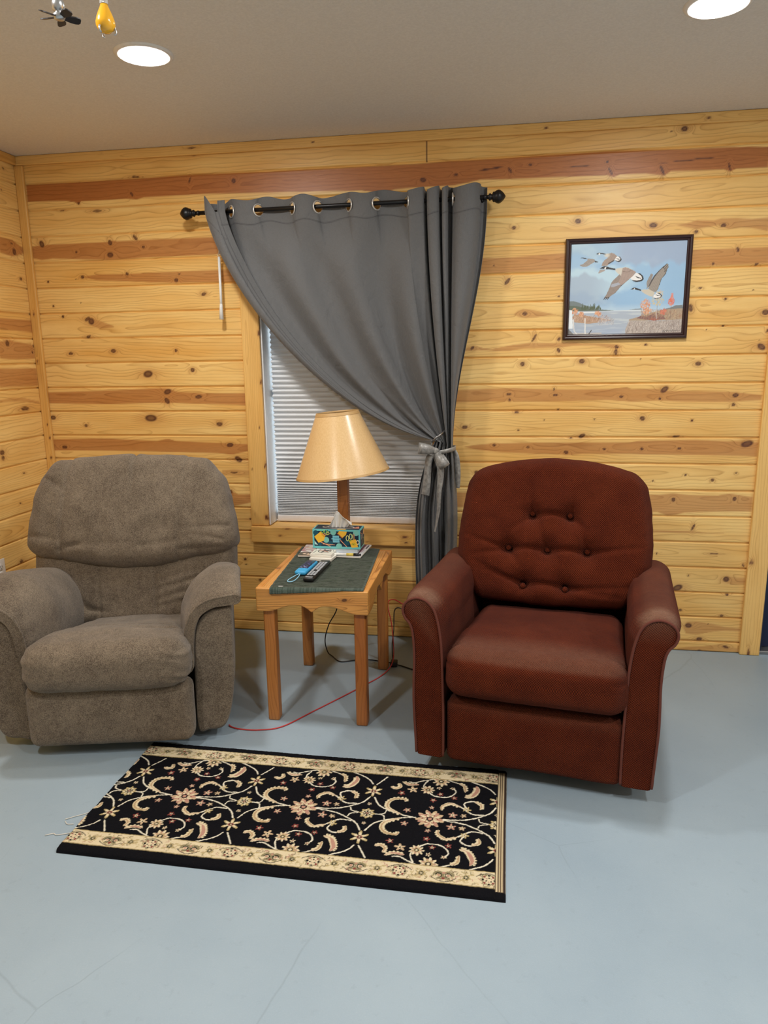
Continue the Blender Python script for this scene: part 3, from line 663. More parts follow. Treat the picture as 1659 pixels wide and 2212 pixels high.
# each pleat: a steep lower face and a flatter upper face, rounded at the nose
P = []
for i in range(len(zz) - 1):
    for f in (0, .5):
        P.append((yy[i] + (yy[i + 1] - yy[i]) * f, zz[i] + (zz[i + 1] - zz[i]) * f))
P.append((yy[-1], zz[-1]))
P = np.array(P)
front = P; back = P[::-1] + np.array([0.03, 0])
xs = np.linspace(bx0, bx1, 12)
V = np.array([(x - (bx0 + bx1) / 2, y, z - .598) for x in xs for y, z in front])
V2 = np.array([(x - (bx0 + bx1) / 2, -y * .8 + .022, z - .598) for x in xs for y, z in front])
Fq = grid_faces(len(xs), len(front))
build('pleats', np.vstack([V, V2]), np.vstack([Fq, Fq[:, ::-1] + len(V)]), BLINDM, blind, smooth=False)
hw = (bx1 - bx0) / 2
MB().box(-hw, hw, -.016, .028, 0.003, .036, .004).build('bottom_rail', SHM, blind)
MB().box(-hw, hw, -.016, .034, wz1 - .598 - .048, wz1 - .598 - .009, .004).build('head_rail', SHM, blind)

# ================================================================== CURTAIN ROD
ROD_Y, ROD_Z = -0.10, 2.148
BLACK = plain('black_rod_metal', C(22, 22, 24), 0.38, 0.3)
rod = empty('curtain_rod', (1.68, 0, ROD_Z), label='black curtain rod with pointed finials above the window', cat='curtain rod')
zl, zr = ROD_Z + .004, ROD_Z + .012
def on_rod(x): return (x - 1.68, ROD_Y, (x - 0.93) / 1.5 * .010 - .002)
MB().tube([on_rod(.985), on_rod(1.7), on_rod(2.37)], .0095, 16).build('pole', BLACK, rod)
fin = [(.006, -.002), (.011, 0), (.0115, .006), (.009, .010), (.009, .020), (.015, .024), (.0165, .028), (.013, .032), (.011, .036), (.020, .040), (.0225, .044), (.021, .047), (.027, .056), (.029, .064), (.028, .071), (.022, .080), (.013, .089), (.004, .095), (.0005, .096)]
for sx, x in ((-1, 1.003), (1, 2.352)):
    c = on_rod(x)
    m = MB().lathe([(r, h) for r, h in fin], (0, 0, 0), 32, 'x')
    if sx < 0: m.v = [(-a, b, d) for a, b, d in m.v]; m.f = [f[::-1] for f in m.f]
    m.xform(Matrix.Translation(c)).build('finial', BLACK, rod)
for x in (1.075, 2.345):
    c = on_rod(x)
    m = MB().box(c[0] - .011, c[0] + .011, -.004, .0, c[2] - .035, c[2] + .02, .0015)
    m.tube([(c[0], -.004, c[2] - .02), (c[0], -.05, c[2] - .018), (c[0], ROD_Y, c[2] - .011)], .006, 10)
    m.build('bracket', BLACK, rod)

# ================================================================== CURTAIN
t = NT('grey_curtain_cloth')
co = t.coord()
uvc = t.n('UVMap').outputs[0]
wv = t.noise(t.mapv(uvc, (900, 60, 1)), 1.0, 2.0); wv2 = t.noise(t.mapv(uvc, (60, 900, 1)), 1.0, 2.0)
wr = t.noise(t.mapv(co, (1, 1, .6)), 22.0, 4.0, 0.6, 0.8)
seam = t.attr('seam').outputs['Fac']
c = t.mix(t.math('ADD', t.math('MULTIPLY', wv, .5), t.math('MULTIPLY', wv2, .5)), C(84, 84, 85), C(112, 112, 112))
c = t.mix(seam, c, C(62, 62, 64))
t.set(col=c, rough=0.62, spec=0.28, sheen=0.25, sheenr=0.4)
t.bump(t.math('ADD', t.math('MULTIPLY', wr, 2.2), t.math('MULTIPLY', wv, .25)), 0.55, 0.005)
CURT = t.m
# crossings of the cloth with the rod (x) and the swing of the cloth between them (- towards the room)
cross = [1.058, 1.112, 1.164, 1.299, 1.463, 1.588, 1.733, 1.865, 2.008, 2.084, 2.098, 2.152, 2.166, 2.190, 2.212, 2.338, 2.366]
swing = [-.064, .024, -.020, .020, -.020, .020, -.020, .022, -.026, .040, -.040, .042, -.042, .042, -.046, .020]
pu, pw = [], []
seg = []
for i in range(len(swing)):
    dx = cross[i + 1] - cross[i]; a = swing[i]
    n = max(12, int(math.hypot(dx, 2 * abs(a)) / .0035))
    tt = np.linspace(0, 1, n, endpoint=False)
    x = cross[i] + dx * (tt - (.16 * np.sin(2 * PI * tt) if dx < .09 else .04 * np.sin(2 * PI * tt)))
    if i == 0: x = x - .012 * np.sin(PI * tt)
    seg.append(np.stack([x, a * np.sin(PI * tt) ** (.75 if dx > .09 else .6), np.full(n, i)], 1))
# the free edge at the left lies folded forward over itself
seg = seg[2:]
lead = catmull([(1.152, -.046), (1.125, -.060), (1.090, -.068), (1.066, -.064), (1.053, -.050), (1.050, -.022), (1.058, .004), (1.082, .022), (1.115, .027), (1.145, .016), (1.164, 0)], 9)[:-1]
seg = [np.stack([lead[:, 0], lead[:, 1], np.zeros(len(lead))], 1)] + seg
top = np.vstack(seg + [np.array([[cross[-1], 0.0, len(swing) - 1]])])
NU = len(top)
s_arc = np.r_[0, np.cumsum(np.hypot(np.diff(top[:, 0]), np.diff(top[:, 1])))]
s_n = s_arc / s_arc[-1]
xt, yt = top[:, 0], top[:, 1]
w = np.clip((2.2 - xt) / 1.15, 0, 1)
topz = ROD_Z + .046 + .010 * (xt - 1.1) / 1.25 + .009 * np.sin(s_n * 61) + .006 * noise3(xt * 14, 0, 0, 4) - .02 * np.exp(-((xt - 1.12) / .035) ** 2) + np.where((yt < -.03) & (xt < 1.12), .012 - 1.35 * np.clip(xt - 1.062, 0, 1), 0)
# tie point of each thread
kx = 2.138 + .082 * s_n ** 1.15
kz = 1.035 + .03 * (1 - s_n)
ky = -.098 + .5 * yt + .018 * np.sin(s_n * 2 * PI * 5.0)
rows = []
# header: from the top hem down past the rod
hv = np.linspace(0, 1, 26)
nb = 190
tb = np.linspace(0, 1, nb) ** 1.25
z0 = ROD_Z - .012
for v in hv[:-1]:
    z = topz + (z0 - topz) * v
    rows.append(np.stack([xt, ROD_Y + yt, z], 1))
wide = np.interp(xt, [1.10, 1.16, 2.03, 2.09], [0, 1, 1, 0])
P0 = np.stack([xt, ROD_Y + yt, np.full(NU, z0)], 1)
P3 = np.stack([kx, ky, kz], 1)
P1 = P0 + np.stack([.088 * w, 0 * w, -.39 + 0 * w], 1)
P2 = P3 + np.stack([-.50 * w, 0 * w - .012, .09 + .28 * (1 - w)], 1)
side = w <= 0.02
for tq in tb:
    B = ((1 - tq) ** 3 * P0.T + 3 * (1 - tq) ** 2 * tq * P1.T + 3 * (1 - tq) * tq ** 2 * P2.T + tq ** 3 * P3.T).T
    # soft drag folds running towards the tie
    ease = wide * sstep(.02, .22, tq) * (1 - .55 * sstep(.55, 1, tq))
    B[:, 1] -= yt * (1 - tq) ** 3 * ease * .0 + yt * .80 * ease * ((1 - tq) ** 3 + 3 * (1 - tq) ** 2 * tq + .5 * (3 * (1 - tq) * tq ** 2 + tq ** 3))
    fold = .034 * np.sin(s_n * 2 * PI * 6.2 + .6 + 1.2 * tq) * np.sin(PI * min(1, tq * 1.02)) ** .9 + .008 * np.sin(s_n * 2 * PI * 11 + 2 * tq) * sstep(.35, .95, tq)
    fold = fold * sstep(0.08, .18, s_n) * (.30 + .70 * wide) + .005 * noise3(s_n * 18, tq * 5, 0, 11) * math.sin(PI * tq)
    sag = -.014 * math.sin(PI * tq) * w
    B[:, 1] += fold + sag
    B[:, 1] = np.minimum(B[:, 1], -.033)
    rows.append(B)
# below the tie
nb2 = 70
xb = 2.035 + .205 * (s_n * .86 + .14 * s_n ** 2)
yb = -.10 + .035 * np.sin(s_n * 2 * PI * 3.2 + .4) + .018 * np.sin(s_n * 2 * PI * 7 + 1.0)
for q in np.linspace(0, 1, nb2)[1:]:
    e = 1 - (1 - min(1, q / .42)) ** 2.2
    x = kx + (xb - kx) * e + .006 * np.sin(q * 9 + s_n * 5) * q
    y = ky + (yb - ky) * sstep(0, .3, q)
    y = y - .012 * np.sin(PI * min(1, q / .35)) * np.sin(PI * s_n)
    z = kz + (.035 - kz) * q
    rows.append(np.stack([x, np.minimum(y, -.034), z], 1))
G = np.stack(rows, 1)                       # (NU, rows, 3)
nr = G.shape[1]
V = G.reshape(-1, 3)
F = grid_faces(NU, nr)
dz = np.r_[0, np.cumsum(np.linalg.norm(np.diff(G[NU // 2], axis=0), axis=1))]
uvv = np.stack([np.repeat(s_arc, nr), np.tile(dz, NU)], 1)
seam = np.zeros((NU, nr))
hdr = np.exp(-((G[:, :, 2] - (topz[:, None] - .108)) / .0026) ** 2) * (np.arange(nr) < 90)[None, :]
seam = np.maximum(seam, hdr * .8)
for s0 in (.034, .052):
    seam = np.maximum(seam, (.65 * np.exp(-((s_arc[:, None] - s0 * .9) / .0016) ** 2)) * (dz[None, :] < 1.4))
grom = []
gx = [1.164, 1.299, 1.463, 1.588, 1.733, 1.865, 2.008, 2.212]
keep = np.ones(len(F), bool)
fc = V[F].mean(1)
for x in gx:
    c = np.array([x, ROD_Y, ROD_Z + (x - .93) / 1.5 * .010 - .004])
    i = int(np.argmin(abs(xt - x) + 10 * abs(yt)))
    tg = np.array([xt[i + 1] - xt[i - 1], yt[i + 1] - yt[i - 1], 0])
    grom.append((c, np.array([tg[1], -tg[0], 0])))
    keep &= np.linalg.norm(fc - c, axis=1) > .0245
for x in cross[2:]:
    c = np.array([x, ROD_Y, ROD_Z + (x - .93) / 1.5 * .010 - .004])
    keep &= np.linalg.norm(fc - c, axis=1) > .0125
Fk = F[keep]
curtain = build('curtain', V, Fk, CURT, None, uv=uvv[Fk.reshape(-1)], attrs={'seam': seam.ravel()})
setp(curtain, 'grey grommet curtain panel drawn aside and tied at the right of the window', 'curtain')
so = curtain.modifiers.new('thickness', 'SOLIDIFY'); so.thickness = .0016; so.offset = 0
GROM = plain('satin_nickel', C(216, 213, 208), 0.30, 0.6)
for c, n in grom:
    m = MB(); a, b = ring_raw(c, n, .0268, .0036); m.add(a, b, True)
    m.build('grommet', GROM, curtain)

# tie band with its bow, and the hook behind it
t = NT('silver_grey_ribbon')
co = t.coord()
nn = t.noise(co, 55.0, 3.0, 0.6)
t.set(col=t.mix(t.ramp(nn, .3, .75), C(108, 107, 105), C(168, 166, 161)), rough=0.33, spec=0.6, sheen=.2)
t.bump(nn, .5, .004)
RIB = t.m
def ribbon(path, width, wdir, thick=.0016, n=40, taper=None, twist=0.0):
    """a strip of ribbon: path points, width along wdir"""
    P = catmull(path, 12); k = len(P)
    wv = np.array(wdir, float); wv /= np.linalg.norm(wv)
    T = np.gradient(P, axis=0); T /= np.linalg.norm(T, axis=1, keepdims=True)
    S = []
    run = wv.copy()
    for i in range(k):
        f = i / (k - 1)
        run = run - T[i] * np.dot(run, T[i]); run /= np.linalg.norm(run); ww = run
        nn = np.cross(T[i], ww)
        a = twist * f
        ww, nn = ww * math.cos(a) + nn * math.sin(a), nn * math.cos(a) - ww * math.sin(a)
        h = width / 2 * (1 if taper is None else taper(f))
        cup = .12 * h
        S.append([P[i] - ww * h + nn * thick, P[i] - ww * h - nn * thick, P[i] - nn * (thick + cup * .0), P[i] + ww * h - nn * thick, P[i] + ww * h + nn * thick, P[i] + nn * (thick + cup)])
    return loft(S)
tie = empty('curtain_tie', (2.165, -.16, 1.02), label='shiny grey ribbon tied in a bow around the gathered curtain', cat='tie')
inv = Matrix.Translation((-2.165, .16, -1.02))
def rib_obj(name, path, width, wdir, **k):
    V, F, U, sm = ribbon(path, width, wdir, **k)
    V = V - np.array([2.165, -.16, 1.02])
    return build(name, V, F, RIB, tie, uv=U, smooth=sm)
ang = np.linspace(0, 2 * PI, 15)
rib_obj('band', [(2.178 + .056 * math.cos(a), -.100 - .064 * math.sin(a), 1.016 + .012 * math.cos(a)) for a in ang], .020, (0, 0, 1))
rib_obj('bow_loop', [(2.142, -.178, 1.022), (2.110, -.206, 1.031), (2.080, -.210, 1.036), (2.064, -.192, 1.037), (2.074, -.166, 1.034), (2.108, -.158, 1.028), (2.142, -.168, 1.020)], .052, (.12, 0, 1), taper=lambda f: .42 + .60 * math.sin(PI * f) ** .6)
rib_obj('bow_loop', [(2.148, -.178, 1.016), (2.166, -.206, .990), (2.182, -.212, .962), (2.190, -.194, .950), (2.182, -.168, .962), (2.164, -.160, .992), (2.148, -.168, 1.014)], .050, (.85, 0, .5), taper=lambda f: .42 + .60 * math.sin(PI * f) ** .6)
m = MB(); a, b = rounded_grid((.013, .010, .015), .0095, 4, edge=True); m.add(a, b, True)
m.xform(Matrix.Translation((-.020, -.018, .002)) @ Matrix.Rotation(.6, 4, 'Y')).build('knot', RIB, tie)
rib_obj('tail', [(2.132, -.168, 1.01), (2.112, -.172, .985), (2.106, -.170, .93), (2.100, -.166, .86), (2.092, -.160, .805)], .044, (1, -.2, 0), taper=lambda f: .7 + .25 * f)
rib_obj('tail', [(2.150, -.176, 1.00), (2.166, -.180, .955), (2.168, -.178, .90), (2.160, -.176, .82), (2.158, -.176, .74), (2.148, -.176, .67), (2.140, -.176, .625)], .042, (1, -.2, 0), taper=lambda f: 1.05 - .75 * f, twist=.9)
rib_obj('tail', [(2.228, -.10, 1.015), (2.238, -.105, .985), (2.243, -.105, .93), (2.245, -.10, .87), (2.246, -.098, .83)], .030, (1, -.5, 0), taper=lambda f: .6 + .5 * math.sin(PI * f))
HOOK = plain('hook_metal', C(150, 148, 146), 0.3, 0.85)
hk = empty('tieback_hook', (2.15, -.10, 1.08), label='thin metal tieback hook poking out of the curtain just above the bow', cat='hook')
m = MB().tube([(-.024, -.085, -.016), (-.006, -.092, .004), (.018, -.088, .022), (.026, -.06, .028), (.030, .0, .030), (.032, .097, .032)], .0045, 12)
m.lathe([(.0, 0), (.016, .0), (.016, .004), (.0, .004)], (.032, .0985, .032), 20, 'y')
m.build('hook_arm', HOOK, hk)

# wand hanging at the left
WAND = plain('white_wand_plastic', C(244, 244, 240), 0.3)
wd = empty('curtain_wand', (1.067, -.055, 1.655), label='thin white plastic draw wand hanging at the left edge of the curtain', cat='wand')
MB().tube([(.005, 0, .295), (.003, 0, .12), (.002, 0, .06)], .0064, 10).tube([(.002, 0, .075), (.001, 0, .06), (0, 0, .0)], [.0066, .0080, .0115], 12).build('rod', WAND, wd)
m = MB(); a, b = ring_raw((.005, 0, .304), (0, 1, 0), .006, .0012); m.add(a, b, True)
m.tube([(.005, 0, .308), (.007, 0, .325), (.006, 0, .345)], .0028, 8)
a, b = ring_raw((.006, 0, .352), (1, 0, 0), .006, .0012); m.add(a, b, True)
m.tube([(.006, 0, .357), (.014, -.015, .40), (.03, -.036, .47), (.032, -.042, .500)], .0016, 6)
m.build('clip', GROM, wd)

# ================================================================== OUTLET
PLATE = plain('white_plate_plastic', C(232, 232, 230), 0.35)
ol = empty('wall_outlet', (0, -.487, .447), label='white duplex outlet plate on the left wall beside the grey recliner', cat='outlet')
MB().box(0.0005, .006, -.036, .036, -.058, .058, .003).build('cover_plate', PLATE, ol)
DK = plain('slot_dark', C(30, 28, 28), 0.6)
for s in (-1, 1):
    rc = MB().lathe([(.0165, .0), (.0165, .003), (.015, .0038), (.0, .0038)], (.0055, 0, s * .0195), 24, 'x').build('socket', PLATE, ol)
    sl = MB().box(.0088, .0097, -.0075, -.0055, s * .0195 - .001, s * .0195 + .008).box(.0088, .0097, .0055, .0075, s * .0195 - .001, s * .0195 + .007)
    sl.lathe([(.0025, 0), (.0025, .0006)], (.009, 0, s * .0195 - .008), 12, 'x').build('slots', DK, rc)
GEESE = {"g1body":[[0.138,0.837],[0.157,0.839],[0.189,0.835],[0.209,0.825],[0.218,0.807],[0.203,0.793],[0.18,0.779],[0.169,0.769],[0.149,0.755],[0.118,0.75],[0.09,0.759],[0.081,0.769],[0.109,0.781],[0.128,0.8],[0.15,0.824]],
"g1neck":[[0.086,0.843],[0.097,0.854],[0.113,0.85],[0.137,0.843],[0.14,0.833],[0.118,0.837],[0.102,0.845]],
"g1tail":[[0.21,0.815],[0.246,0.799],[0.235,0.793],[0.215,0.794]],
"g2body":[[0.301,0.876],[0.332,0.883],[0.355,0.893],[0.379,0.881],[0.404,0.856],[0.386,0.822],[0.375,0.808],[0.338,0.774],[0.323,0.755],[0.272,0.754],[0.282,0.791],[0.296,0.815],[0.319,0.834],[0.329,0.858],[0.31,0.861]],
"g2dark":[[0.386,0.817],[0.367,0.808],[0.333,0.784],[0.326,0.77],[0.338,0.772],[0.375,0.798]],
"g2neck":[[0.22,0.884],[0.241,0.898],[0.269,0.895],[0.301,0.886],[0.309,0.871],[0.289,0.877],[0.262,0.885],[0.238,0.878]],
"g2tip":[[0.262,0.715],[0.309,0.713],[0.302,0.699],[0.252,0.673],[0.246,0.678]],
"g2rump":[[0.389,0.842],[0.411,0.853],[0.435,0.843],[0.443,0.816],[0.43,0.792],[0.407,0.797],[0.386,0.812]],
"g2tail":[[0.411,0.853],[0.431,0.846],[0.444,0.821],[0.44,0.799],[0.423,0.789],[0.403,0.797],[0.388,0.81],[0.414,0.804],[0.431,0.811],[0.432,0.831]],
"g2bar":[[0.393,0.834],[0.429,0.821],[0.425,0.814],[0.397,0.827]],
"g3body":[[0.391,0.714],[0.418,0.723],[0.453,0.727],[0.48,0.734],[0.507,0.726],[0.543,0.7],[0.576,0.678],[0.55,0.641],[0.532,0.622],[0.518,0.598],[0.495,0.583],[0.421,0.664],[0.4,0.689]],
"g3near":[[0.457,0.722],[0.48,0.731],[0.508,0.721],[0.543,0.7],[0.576,0.678],[0.551,0.636],[0.514,0.598],[0.481,0.559],[0.455,0.54],[0.426,0.57],[0.443,0.624],[0.452,0.673]],
"g3far":[[0.437,0.659],[0.422,0.644],[0.385,0.6],[0.367,0.571],[0.351,0.512],[0.33,0.447],[0.305,0.397],[0.317,0.402],[0.333,0.395],[0.352,0.407],[0.374,0.432],[0.404,0.456],[0.437,0.505],[0.459,0.54],[0.43,0.57],[0.446,0.634]],
"g3edge":[[0.518,0.598],[0.496,0.578],[0.451,0.535],[0.43,0.493],[0.397,0.451],[0.363,0.417],[0.374,0.429],[0.404,0.456],[0.441,0.515],[0.466,0.544],[0.514,0.6]],
"g3band":[[0.362,0.521],[0.368,0.551],[0.426,0.57],[0.447,0.55],[0.428,0.54],[0.389,0.521]],
"g3neck":[[0.258,0.725],[0.276,0.741],[0.299,0.753],[0.323,0.745],[0.359,0.73],[0.395,0.719],[0.396,0.702],[0.36,0.712],[0.325,0.716],[0.301,0.719],[0.285,0.721],[0.269,0.722]],
"g3cheek":[[0.302,0.738],[0.314,0.741],[0.311,0.718],[0.297,0.719]],
"g3rump":[[0.525,0.617],[0.551,0.636],[0.576,0.67],[0.607,0.66],[0.632,0.63],[0.64,0.595],[0.612,0.576],[0.573,0.577],[0.545,0.592]],
"g3tail":[[0.588,0.665],[0.611,0.662],[0.636,0.634],[0.645,0.6],[0.635,0.581],[0.608,0.569],[0.578,0.567],[0.554,0.58],[0.542,0.592],[0.581,0.584],[0.611,0.586],[0.63,0.6],[0.624,0.63],[0.604,0.65]],
"g3bar":[[0.57,0.636],[0.594,0.623],[0.622,0.61],[0.622,0.603],[0.595,0.608],[0.576,0.626]],
"g4body":[[0.625,0.477],[0.648,0.485],[0.675,0.484],[0.705,0.488],[0.744,0.453],[0.745,0.432],[0.727,0.404],[0.699,0.415],[0.664,0.437],[0.639,0.459]],
"g4wing":[[0.688,0.493],[0.702,0.54],[0.716,0.587],[0.737,0.634],[0.771,0.684],[0.805,0.726],[0.836,0.757],[0.848,0.75],[0.85,0.716],[0.84,0.691],[0.832,0.653],[0.799,0.602],[0.786,0.543],[0.775,0.491],[0.757,0.453],[0.737,0.458]],
"g4edge":[[0.687,0.51],[0.698,0.544],[0.713,0.587],[0.734,0.634],[0.771,0.684],[0.805,0.726],[0.836,0.757],[0.83,0.742],[0.796,0.705],[0.762,0.659],[0.738,0.616],[0.717,0.57],[0.7,0.523]],
"g4trail":[[0.84,0.691],[0.833,0.648],[0.799,0.598],[0.786,0.538],[0.769,0.479],[0.757,0.453],[0.775,0.487],[0.782,0.538],[0.793,0.594],[0.826,0.649],[0.835,0.687]],
"g4far":[[0.678,0.489],[0.672,0.562],[0.688,0.613],[0.706,0.656],[0.723,0.642],[0.713,0.587],[0.699,0.54]],
"g4neck":[[0.536,0.489],[0.556,0.506],[0.572,0.51],[0.6,0.499],[0.628,0.483],[0.627,0.47],[0.601,0.481],[0.577,0.486],[0.56,0.489]],
"g4cheek":[[0.564,0.501],[0.573,0.501],[0.57,0.485],[0.562,0.486]],
"g4rump":[[0.739,0.419],[0.768,0.449],[0.792,0.44],[0.808,0.418],[0.804,0.401],[0.778,0.388],[0.748,0.384],[0.737,0.402]],
"g4tail":[[0.768,0.446],[0.792,0.44],[0.81,0.418],[0.807,0.398],[0.781,0.384],[0.752,0.379],[0.739,0.393],[0.761,0.388],[0.794,0.396],[0.802,0.409],[0.792,0.427],[0.772,0.438]],
"g4bar":[[0.755,0.429],[0.776,0.418],[0.793,0.416],[0.792,0.412],[0.773,0.413],[0.756,0.423]],
"hill":[[-0.001,0.375],[0.041,0.377],[0.089,0.359],[0.136,0.332],[0.197,0.308],[0.263,0.281],[0.355,0.269],[0.401,0.262],[0.004,0.263]],
"rhill":[[0.531,0.265],[0.585,0.277],[0.639,0.281],[0.64,0.264]],
"rhill2":[[0.835,0.266],[0.894,0.283],[0.933,0.304],[0.992,0.308],[0.995,0.261]],
"reedsL":[[0.004,0.157],[0.052,0.227],[0.127,0.221],[0.24,0.191],[0.314,0.173],[0.388,0.155],[0.316,0.138],[0.178,0.121],[0.066,0.139]],
"bankR":[[0.537,0.16],[0.614,0.185],[0.67,0.216],[0.736,0.233],[0.835,0.262],[0.995,0.269],[1.002,0.144],[0.537,0.146]],
"grassR":[[0.508,0.045],[0.538,0.142],[0.674,0.146],[0.809,0.136],[1.002,0.153],[0.995,0.001],[0.511,0.001]],
"red":[[0.714,0.15],[0.733,0.18],[0.76,0.171],[0.802,0.154],[0.762,0.141]],
"brush":[[0.604,0.172],[0.637,0.198],[0.692,0.189],[0.737,0.215],[0.787,0.228],[0.822,0.201],[0.858,0.158],[0.741,0.145]],
"white":[[0.001,0.281],[0.029,0.275],[0.041,0.068],[0.001,0.071]],
"post":[[0.144,0.186],[0.151,0.185],[0.16,0.003],[0.15,0.003]],
"snag":[[0.037,0.163],[0.067,0.21],[0.05,0.18],[0.053,0.115],[0.06,0.044],[0.09,0.003],[0.076,0.003],[0.051,0.038],[0.041,0.103]],
"stick":[[0.183,0.008],[0.209,0.053],[0.214,0.047],[0.193,0.006]]}
# ================================================================== PAINTED SURFACES
class Canvas:
    """a small raster used to lay a pattern onto the vertices of a fine mesh"""
    def __init__(s, W, H, ppm, col=(0, 0, 0)):
        s.W, s.H, s.p = W, H, ppm
        s.nx, s.ny = int(W * ppm) + 1, int(H * ppm) + 1
        s.a = np.zeros((s.nx, s.ny, 3)); s.a[:] = col[:3]
        s.X, s.Y = np.meshgrid(np.linspace(0, W, s.nx), np.linspace(0, H, s.ny), indexing='ij')
    def win(s, x0, x1, y0, y1):
        i0, i1 = max(0, int(x0 / s.W * (s.nx - 1))), min(s.nx, int(x1 / s.W * (s.nx - 1)) + 2)
        j0, j1 = max(0, int(y0 / s.H * (s.ny - 1))), min(s.ny, int(y1 / s.H * (s.ny - 1)) + 2)
        return (slice(i0, i1), slice(j0, j1)) if i1 > i0 and j1 > j0 else None
    def blend(s, sl, m, col):
        m = m[..., None]
        s.a[sl] = s.a[sl] * (1 - m) + np.array(col[:3]) * m
    def disc(s, x, y, rx, ry, col, soft=None, k=1.0):
        w = s.win(x - rx * 1.4, x + rx * 1.4, y - ry * 1.4, y + ry * 1.4)
        if w is None: return
        e = np.sqrt(((s.X[w] - x) / rx) ** 2 + ((s.Y[w] - y) / ry) ** 2)
        so = soft or .6 / (s.p * min(rx, ry))
        s.blend(w, k * np.clip((1 + so - e) / (2 * so), 0, 1), col)
    def flower(s, x, y, r, n, col, depth=.28, rot=0.0, sq=1.0):
        w = s.win(x - r * 1.5, x + r * 1.5, y - r * 1.5, y + r * 1.5)
        if w is None: return
        dx, dy = s.X[w] - x, (s.Y[w] - y) / sq
        d = np.hypot(dx, dy); a = np.arctan2(dy, dx) + rot
        R = r * (1 - depth + depth * np.cos(n * a))
        s.blend(w, np.clip((R - d) * s.p + .5, 0, 1), col)
    def stroke(s, pts, w0, w1, col, prof=None, k=1.0):
        """prof None: width runs w0 to w1; prof 'leaf': swells in the middle"""
        P = np.array(pts, float); n = len(P)
        L = np.r_[0, np.cumsum(np.linalg.norm(np.diff(P, axis=0), axis=1))]
        t = L / max(L[-1], 1e-9)
        wd = w0 + (w1 - w0) * t
        if prof == 'leaf': wd = w0 + (w1 - w0) * np.sin(PI * t) ** .7
        for i in range(n - 1):
            a, b = P[i], P[i + 1]
            m = max(wd[i], wd[i + 1]) + 1.5 / s.p
            w = s.win(min(a[0], b[0]) - m, max(a[0], b[0]) + m, min(a[1], b[1]) - m, max(a[1], b[1]) + m)
            if w is None: continue
            d = b - a; l2 = max(d @ d, 1e-12)
            q = np.clip(((s.X[w] - a[0]) * d[0] + (s.Y[w] - a[1]) * d[1]) / l2, 0, 1)
            dd = np.hypot(s.X[w] - a[0] - q * d[0], s.Y[w] - a[1] - q * d[1])
            s.blend(w, k * np.clip((wd[i] + (wd[i + 1] - wd[i]) * q - dd) * s.p + .5, 0, 1), col)
    def poly(s, pts, col, k=1.0, grain=None):
        P = np.array(pts, float)
        w = s.win(P[:, 0].min(), P[:, 0].max(), P[:, 1].min(), P[:, 1].max())
        if w is None: return
        m = np.zeros(s.X[w].shape)
        for ox, oy in ((-.25, -.25), (.25, -.25), (-.25, .25), (.25, .25)):
            x, y = s.X[w] + ox / s.p, s.Y[w] + oy / s.p
            ins = np.zeros(x.shape, bool)
            j = len(P) - 1
            for i in range(len(P)):
                xi, yi = P[i]; xj, yj = P[j]
                c = ((yi > y) != (yj > y)) & (x < (xj - xi) * (y - yi) / (yj - yi + 1e-12) + xi)
                ins ^= c; j = i
            m += ins * .25
        if grain is not None: m = m * grain(s.X[w], s.Y[w])
        s.blend(w, m * k, col)
    def box(s, x0, x1, y0, y1, col, k=1.0): s.poly([(x0, y0), (x1, y0), (x1, y1), (x0, y1)], col, k)
    def grid(s, step):
        nx, ny = int(s.W / step) + 1, int(s.H / step) + 1
        xs, ys = np.linspace(0, s.W, nx), np.linspace(0, s.H, ny)
        ii = np.clip((xs / s.W * (s.nx - 1)).round().astype(int), 0, s.nx - 1); jj = np.clip((ys / s.H * (s.ny - 1)).round().astype(int), 0, s.ny - 1)
        return xs, ys, s.a[np.ix_(ii, jj)].reshape(-1, 3)

def vcol_material(name, rough=0.8, spec=0.2, bump=None, **k):
    t = NT(name)
    col = t.attr('paint').outputs['Color']
    if bump:
        n = t.noise(t.coord(), bump[0], 3.0)
        t.bump(n, bump[1], bump[2])
        col = t.mix(t.math('MULTIPLY', n, .35), col, t.mix(1.0, col, (.45, .45, .45, 1), 'MULTIPLY'))
    t.set(col=col, rough=rough, spec=spec, **k)
    return t.m

# ------------------------------------------------------------------ the goose print
PW, PH = 0.506, 0.403
cv = Canvas(PW, PH, 1100, C(150, 188, 220))
X, Y = cv.X / PW, cv.Y / PH
n = fbm(X * 4, Y * 5, 0, 7, 4); n2 = fbm(X * 2.2 + 9, Y * 3, 0, 8, 4)
def layer(m, col): cv.a[:] = cv.a * (1 - m[..., None]) + np.array(col[:3]) * m[..., None]
layer(np.clip(.5 + 1.1 * n2, 0, 1) * .6, C(128, 172, 214))
layer(sstep(-.1, .5, n + .45 - 1.3 * abs(X - .2) - .6 * abs(Y - .62)) * .75, C(190, 220, 232))
edge = .55 + .16 * fbm(X * 6, 0, 0, 3) + .35 * (X - .25)
layer(sstep(.16, -.02, edge - Y) * sstep(.30, .45, Y) * sstep(.36, .2, X) * .0, C(160, 172, 190))
layer(sstep(-.02, .02, (.70 + .10 * fbm(X * 7, 1, 0, 5, 4) - .55 * X) - Y) * sstep(.27, .36, Y) * sstep(.5, .15, X) * .75, C(150, 168, 190))
layer(sstep(-.03, .03, Y - (.93 - .32 * X + .12 * fbm(X * 6, 2, 0, 6, 4))) * sstep(.75, .3, X) * .5, C(160, 188, 206))
layer(sstep(-.02, .04, Y - (.80 + .10 * fbm(X * 7, 3, 0, 9, 4) - .18 * abs(X - .62))) * sstep(.36, .48, X) * .65, C(150, 162, 190))
layer(sstep(.35, .26, Y) * sstep(.255, .27, Y) * .5, C(196, 216, 226))
HZ = .262
water = sstep(HZ + .003, HZ - .003, Y)
